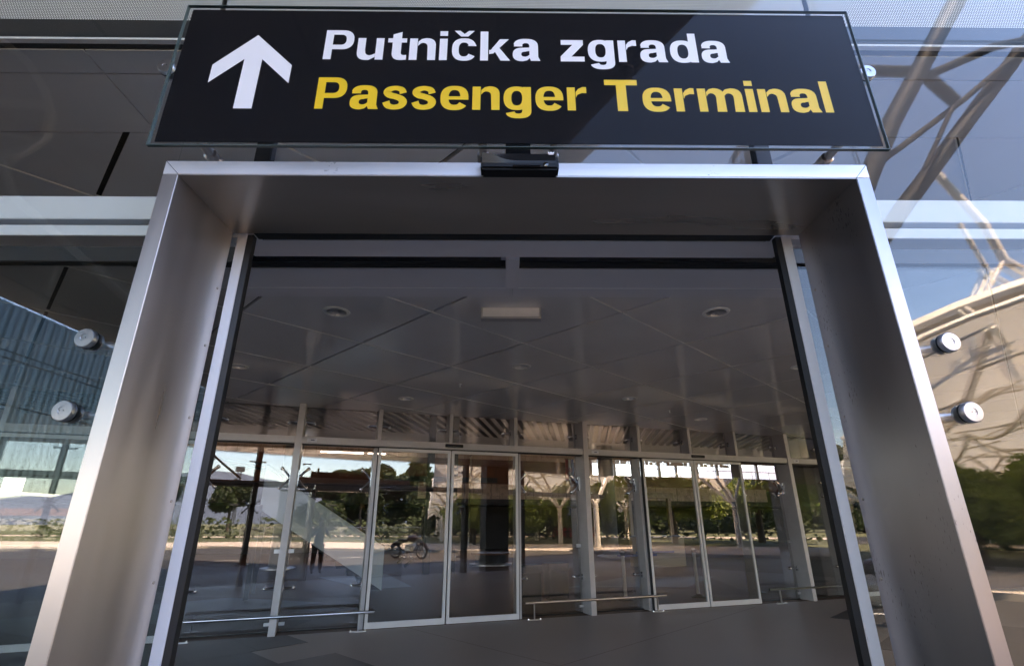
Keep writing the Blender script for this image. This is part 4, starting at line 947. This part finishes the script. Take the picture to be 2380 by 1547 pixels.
for i in range(len(hl)-1):
    a, b2 = Vector(hl[i]), Vector(hl[i+1]); L__ = (b2-a).length
    if a.y > -8 or a.x < -70: continue
    for k in range(int(L__*34)):
        p = a+(b2-a)*rnd.random()+Vector((rnd.gauss(0, .5), rnd.gauss(0, .5))); s_ = rnd.uniform(.1, .28); z_ = rnd.uniform(.2, 2.1)
        d1 = Vector((rnd.uniform(-1, 1), rnd.uniform(-1, 1), rnd.uniform(-1, 1))).normalized(); d2 = d1.cross(Vector((0, .3, 1))).normalized()
        c = Vector((p.x, p.y, z_)); mb.quad(c-d1*s_, c+d2*s_, c+d1*s_, c-d2*s_)
tag(mb.build('hedge', 'hedge'), 'low dark hedge running behind the sunlit pavement', 'hedge', kind='stuff')

# crowd barriers in a row on the pavement
ORD1 = 0
def barrier():
    e = empty('crowd_barrier', 'galvanised crowd barrier on the sunlit pavement, one of a long row', 'barrier', group='crowd barriers on the pavement')
    MB().tube([(-1.1, 0, .2), (-1.1, 0, 1.05), (-1.02, 0, 1.12), (1.02, 0, 1.12), (1.1, 0, 1.05), (1.1, 0, .2), (-1.1, 0, .2)], .022, 6).build('frame', 'satin', e, smooth=True)
    mb = MB()
    for k in range(14): x_ = -1.1+2.2*(k+1)/15; mb.tube([(x_, 0, .2), (x_, 0, 1.12)], .010, 4)
    mb.build('bars', 'satin', e)
    for s_ in (-.8, .8): MB().tube([(s_, -.35, 0), (s_, 0, .2), (s_, .35, 0)], .018, 5).build('foot', 'satin', e)
    return e
b0 = barrier(); a_, b_ = Vector((3.8, -33.4)), Vector((16.5, -21)); dd = (b_-a_); nbar = int(dd.length/2.3)
for i in range(nbar):
    c = b0 if i == 0 else copy_tree(b0); c['label'] = ORD[i].capitalize()+' crowd barrier from the left in the row mirrored in the left panes'; p = a_+dd.normalized()*(1.15+i*2.3); c.location = (p.x, p.y, .13); c.rotation_euler.z = atan2(dd.y, dd.x)
for i in range(7):
    c = copy_tree(b0); c['label'] = ORD[i].capitalize()+' crowd barrier from the right in the distant row along the kerb'; c.location = (-22-i*2.35, -39-i*.9, .13); c.rotation_euler.z = R(21)
# lamp posts
def lamp(x_, y_, h, label):
    e = empty('street_lamp', label, 'street lamp', (x_, y_, .1), 0, 'street lamps beyond the road')
    MB().tube([(0, 0, 0), (0, 0, h)], [.09, .05], 8).build('pole', 'dark_metal', e, smooth=True); MB().box(-.5, .5, -.14, .14, h, h+.12).build('lamp_head', 'dark_metal', e, bevel=.02)
lamp(-40, -38, 5.2, 'flat-headed street lamp mirrored in the left outer glass'); lamp(5.6, -48, 3.4, 'short globe lamp mirrored beside the umbrella pine'); lamp(18, -52, 3.6, 'street lamp mirrored behind the crowd barriers')
# lattice mast
e = empty('lattice_mast', 'lattice radio mast rising behind the umbrella pine', 'mast', (34, -210, 0)); mb = MB()
for s1 in (-1, 1):
    for s2 in (-1, 1): mb.tube([(s1*1.1, s2*1.1, 0), (s1*.5, s2*.5, 22)], .12, 5)
for k in range(11):
    w2 = 1.1-.6*k/11; z_ = 2*k; mb.tube([(-w2, -w2, z_), (w2, -w2, z_+2)], .06, 4); mb.tube([(w2, -w2, z_), (-w2, -w2, z_+2)], .06, 4); mb.tube([(-w2, w2, z_), (w2, w2, z_+2)], .06, 4)
mb.build('lattice', 'dark_metal', e); MB().box(-1.5, 1.5, -1.2, 1.2, 20.5, 22.3).build('antenna_cluster', 'dark_metal', e)
# low houses
def house(x_, y_, w_, d_, h, label, rz=0):
    e = empty('house', label, 'house', (x_, y_, 0), rz, 'low houses beyond the car park'); MB().box(-w_/2, w_/2, -d_/2, d_/2, 0, h).build('wall', 'render_white', e)
    mb = MB(); mb.v += [(-w_/2-.4, -d_/2-.4, h), (w_/2+.4, -d_/2-.4, h), (w_/2+.4, d_/2+.4, h), (-w_/2-.4, d_/2+.4, h), (-w_/2, 0, h+1.8), (w_/2, 0, h+1.8)]; mb.f += [(0, 1, 5, 4), (2, 3, 4, 5), (0, 4, 3), (1, 2, 5), (0, 3, 2, 1)]; mb.build('roof', 'roof_tile', e)
    for k in range(3): MB().box(-w_/2+1+k*w_/3.4, -w_/2+2+k*w_/3.4, d_/2+.01, d_/2+.05, 1, 2.3).build('window', 'dark_gloss', e)
house(-125, -118, 9, 6, 1.8, 'white house with an orange tiled roof mirrored in the left outer glass', .3); house(-60, -120, 12, 8, 4, 'small white house mirrored behind the street lamp', -.2); house(-20, -170, 22, 9, 3.6, 'long pale building mirrored near the umbrella pine')
# red plastic barriers on the road
for i, (x_, y_) in enumerate(((33, -24), (35.5, -22.6))):
    e = empty('road_block', ('left', 'right')[i]+' one of two red plastic road barriers mirrored beyond the canopy', 'road barrier', (x_, y_, .1), .5, 'red plastic road barriers')
    MB().prism([(-1, -.25), (1, -.25), (1, .25), (-1, .25)], 0, .35).build('foot', 'red_plastic', e, bevel=.03); MB().box(-.95, .95, -.12, .12, .35, .95).build('body', 'red_plastic', e, bevel=.03); MB().box(-.3, .3, -.13, -.121, .5, .75).build('white_patch', 'white_plastic', e)

# ------------------------------------------------------------------ motorcycle on the road
mc = empty('motorcycle', 'dark classic motorcycle parked on the road, mirrored in the middle door leaf', 'motorcycle', (6.1, -5.9, 0), atan2(1.34, .73))
def wheel(x_, r):
    w_ = MB(); pr = [(r-.065, -.04), (r-.02, -.05), (r, -.02), (r, .02), (r-.02, .05), (r-.065, .04), (r-.065, -.04)]; w_.lathe(pr, (x_, 0, r), 'y', 32, False); w0 = w_.build('wheel', 'tyre', mc, smooth=True)
    rm = MB(); rm.lathe([(r-.085, -.03), (r-.06, -.035), (r-.06, .035), (r-.085, .03), (r-.085, -.03)], (x_, 0, r), 'y', 28, False); rm.lathe([(.05, -.06), (.05, .06)], (x_, 0, r), 'y', 12)
    for k in range(10): a = 2*pi*k/10; rm.tube([(x_+.04*cos(a), 0, r+.04*sin(a)), (x_+(r-.09)*cos(a), 0, r+(r-.09)*sin(a))], .010, 5)
    rm.build('rim', 'satin', w0)
wheel(-.74, .31); wheel(.74, .32)
MB().tube([(-.45, 0, .45), (-.2, 0, .30), (.25, 0, .30), (.42, 0, .55), (.5, 0, .86), (.0, 0, .80), (-.45, 0, .68), (-.74, 0, .31)], .028, 8).build('frame', 'dark_metal', mc, smooth=True)
MB().lathe([(.02, -.26), (.11, -.22), (.15, -.05), (.15, .12), (.08, .26), (.02, .28)], (.18, 0, .88), 'x', 16).build('fuel_tank', 'bike_red', mc, smooth=True)
MB().box(-.16, .2, -.15, .15, .32, .62).build('engine', 'satin', mc, bevel=.04); MB().box(-.62, -.08, -.13, .13, .74, .84).build('saddle', 'rubber', mc, bevel=.04)
for s_ in (-.09, .09): MB().tube([(.74, s_, .32), (.50, s_, .98)], .026, 8).build('fork_leg', 'polished', mc, smooth=True)
MB().tube([(.38, -.38, 1.08), (.46, -.2, 1.06), (.5, 0, 1.0), (.46, .2, 1.06), (.38, .38, 1.08)], .016, 8).build('handlebar', 'dark_metal', mc, smooth=True)
MB().lathe([(.03, -.08), (.085, -.03), (.09, .04), (.085, .05)], (.62, 0, .94), 'x', 16).build('headlight', 'polished', mc, smooth=True)
MB().tube([(.1, -.16, .3), (-.3, -.18, .24), (-.85, -.18, .30)], [.03, .04, .045], 10).build('exhaust', 'satin', mc, smooth=True)
MB().tube([(-1.02, 0, .50), (-.92, 0, .62), (-.72, 0, .68), (-.5, 0, .62)], [.06, .075, .075, .06], 8).build('mudguard', 'bike_red', mc, smooth=True); MB().tube([(1.08, 0, .42), (.95, 0, .62), (.72, 0, .70), (.5, 0, .58)], [.05, .06, .06, .05], 8).build('mudguard', 'bike_red', mc, smooth=True)

# ------------------------------------------------------------------ the photographer (mirrored in the inner glass)
def skin_body(name, verts, edges, radii, m, parent, sub=2):
    me = bpy.data.meshes.new(name); me.from_pydata(verts, edges, [])
    o = bpy.data.objects.new(name, me); COL.objects.link(o); md = o.modifiers.new('Skin', 'SKIN'); md.use_smooth_shade = True
    if not me.skin_vertices:
        bm = bmesh.new(); bm.from_mesh(me); bm.verts.layers.skin.verify(); bm.to_mesh(me); bm.free()
    for i, r_ in enumerate(radii):
        sv = me.skin_vertices[0].data[i]; sv.radius = r_ if isinstance(r_, tuple) else (r_, r_)
    me.skin_vertices[0].data[0].use_root = True; me.skin_vertices[0].data[0].use_loose = False
    md2 = o.modifiers.new('Subdivision', 'SUBSURF'); md2.levels = sub; md2.render_levels = sub
    dg = bpy.context.evaluated_depsgraph_get(); ev = bpy.data.meshes.new_from_object(o.evaluated_get(dg)); o.modifiers.clear(); o.data = ev; ev.materials.clear(); ev.materials.append(MAT[m]); ev.name = name; o.parent = parent
    return o
ph = empty('person', 'photographer in dark clothes holding a camera to the eye, mirrored in the left pane', 'person', (0, -.36, 0))
# facing +Y; both hands raised to the camera held at eye height
V = [(0, 0, .95), (0, 0, 1.12), (0, .01, 1.32), (0, .01, 1.44), (0, .02, 1.50), (0, .04, 1.60), (0, .04, 1.70),
     (-.19, .0, 1.41), (-.27, .10, 1.20), (-.08, .27, 1.46), (.19, 0, 1.41), (.27, .10, 1.20), (.08, .27, 1.46),
     (-.10, 0, .90), (-.12, .02, .50), (-.13, -.02, .10), (-.14, .10, .04), (.10, 0, .90), (.13, .02, .50), (.14, -.02, .10), (.15, .10, .04)]
E_ = [(0, 1), (1, 2), (2, 3), (3, 4), (4, 5), (5, 6), (3, 7), (7, 8), (8, 9), (3, 10), (10, 11), (11, 12), (0, 13), (13, 14), (14, 15), (15, 16), (0, 17), (17, 18), (18, 19), (19, 20)]
Rr = [(.17, .12), (.15, .11), (.18, .12), (.12, .09), .055, (.075, .095), (.07, .085), .065, .05, .035, .065, .05, .035, .095, .065, .05, .045, .095, .065, .05, .045]
skin_body('body', V, E_, Rr, 'cloth_shirt', ph)
def blob(name, c, rad, m, parent):
    mb = MB(); mb.lathe([(max(1e-5, sin(pi*i/12)), -cos(pi*i/12)) for i in range(13)], (0, 0, 0), 'z', 20)
    mb.v = [(c[0]+v[0]*rad[0], c[1]+v[1]*rad[1], c[2]+v[2]*rad[2]) for v in mb.v]; return mb.build(name, m, parent, smooth=True)
blob('face', (0, .055, 1.625), (.078, .095, .112), 'skin', ph); blob('hair', (0, .025, 1.665), (.088, .105, .098), 'hair', ph); blob('nose', (0, .152, 1.60), (.013, .018, .02), 'skin', ph)
for s_ in (-1, 1):
    blob('ear', (s_*.08, .04, 1.62), (.012, .025, .032), 'skin', ph); blob('eye', (s_*.03, .142, 1.635), (.012, .008, .008), 'white_plastic', ph)
    for k in range(4): MB().tube([(s_*.085, .26, 1.47+k*.02), (s_*.085, .30, 1.485+k*.02), (s_*.05, .315, 1.49+k*.02)], [.010, .009, .007], 7).build('finger', 'skin', ph, smooth=True)
    MB().tube([(s_*.085, .25, 1.47), (s_*.07, .22, 1.50), (s_*.05, .21, 1.53)], [.012, .011, .009], 7).build('thumb', 'skin', ph, smooth=True)
    blob('palm', (s_*.088, .265, 1.49), (.016, .035, .042), 'skin', ph)
mb = MB(); 
skin_body('trousers', [(0, 0, 1.0), (-.10, 0, .88), (-.12, .02, .50), (-.13, -.02, .12), (.10, 0, .88), (.13, .02, .50), (.14, -.02, .12)], [(0, 1), (1, 2), (2, 3), (0, 4), (4, 5), (5, 6)], [(.19, .14), .115, .085, .075, .115, .085, .075], 'cloth_dark', ph)
e = empty('held_camera', 'black camera held in the hands of the photographer', 'camera', (0, -.12, 0))
MB().box(-.075, .075, -.03, .03, 1.49, 1.575).build('camera_body', 'black_plastic', e, bevel=.008); MB().box(-.03, .03, -.03, .02, 1.575, 1.60).build('viewfinder', 'black_plastic', e, bevel=.006)
MB().lathe([(.036, .03), (.038, .085), (.034, .09)], (0, 0, 1.53), 'y', 24).build('lens_barrel', 'black_plastic', e, smooth=True)
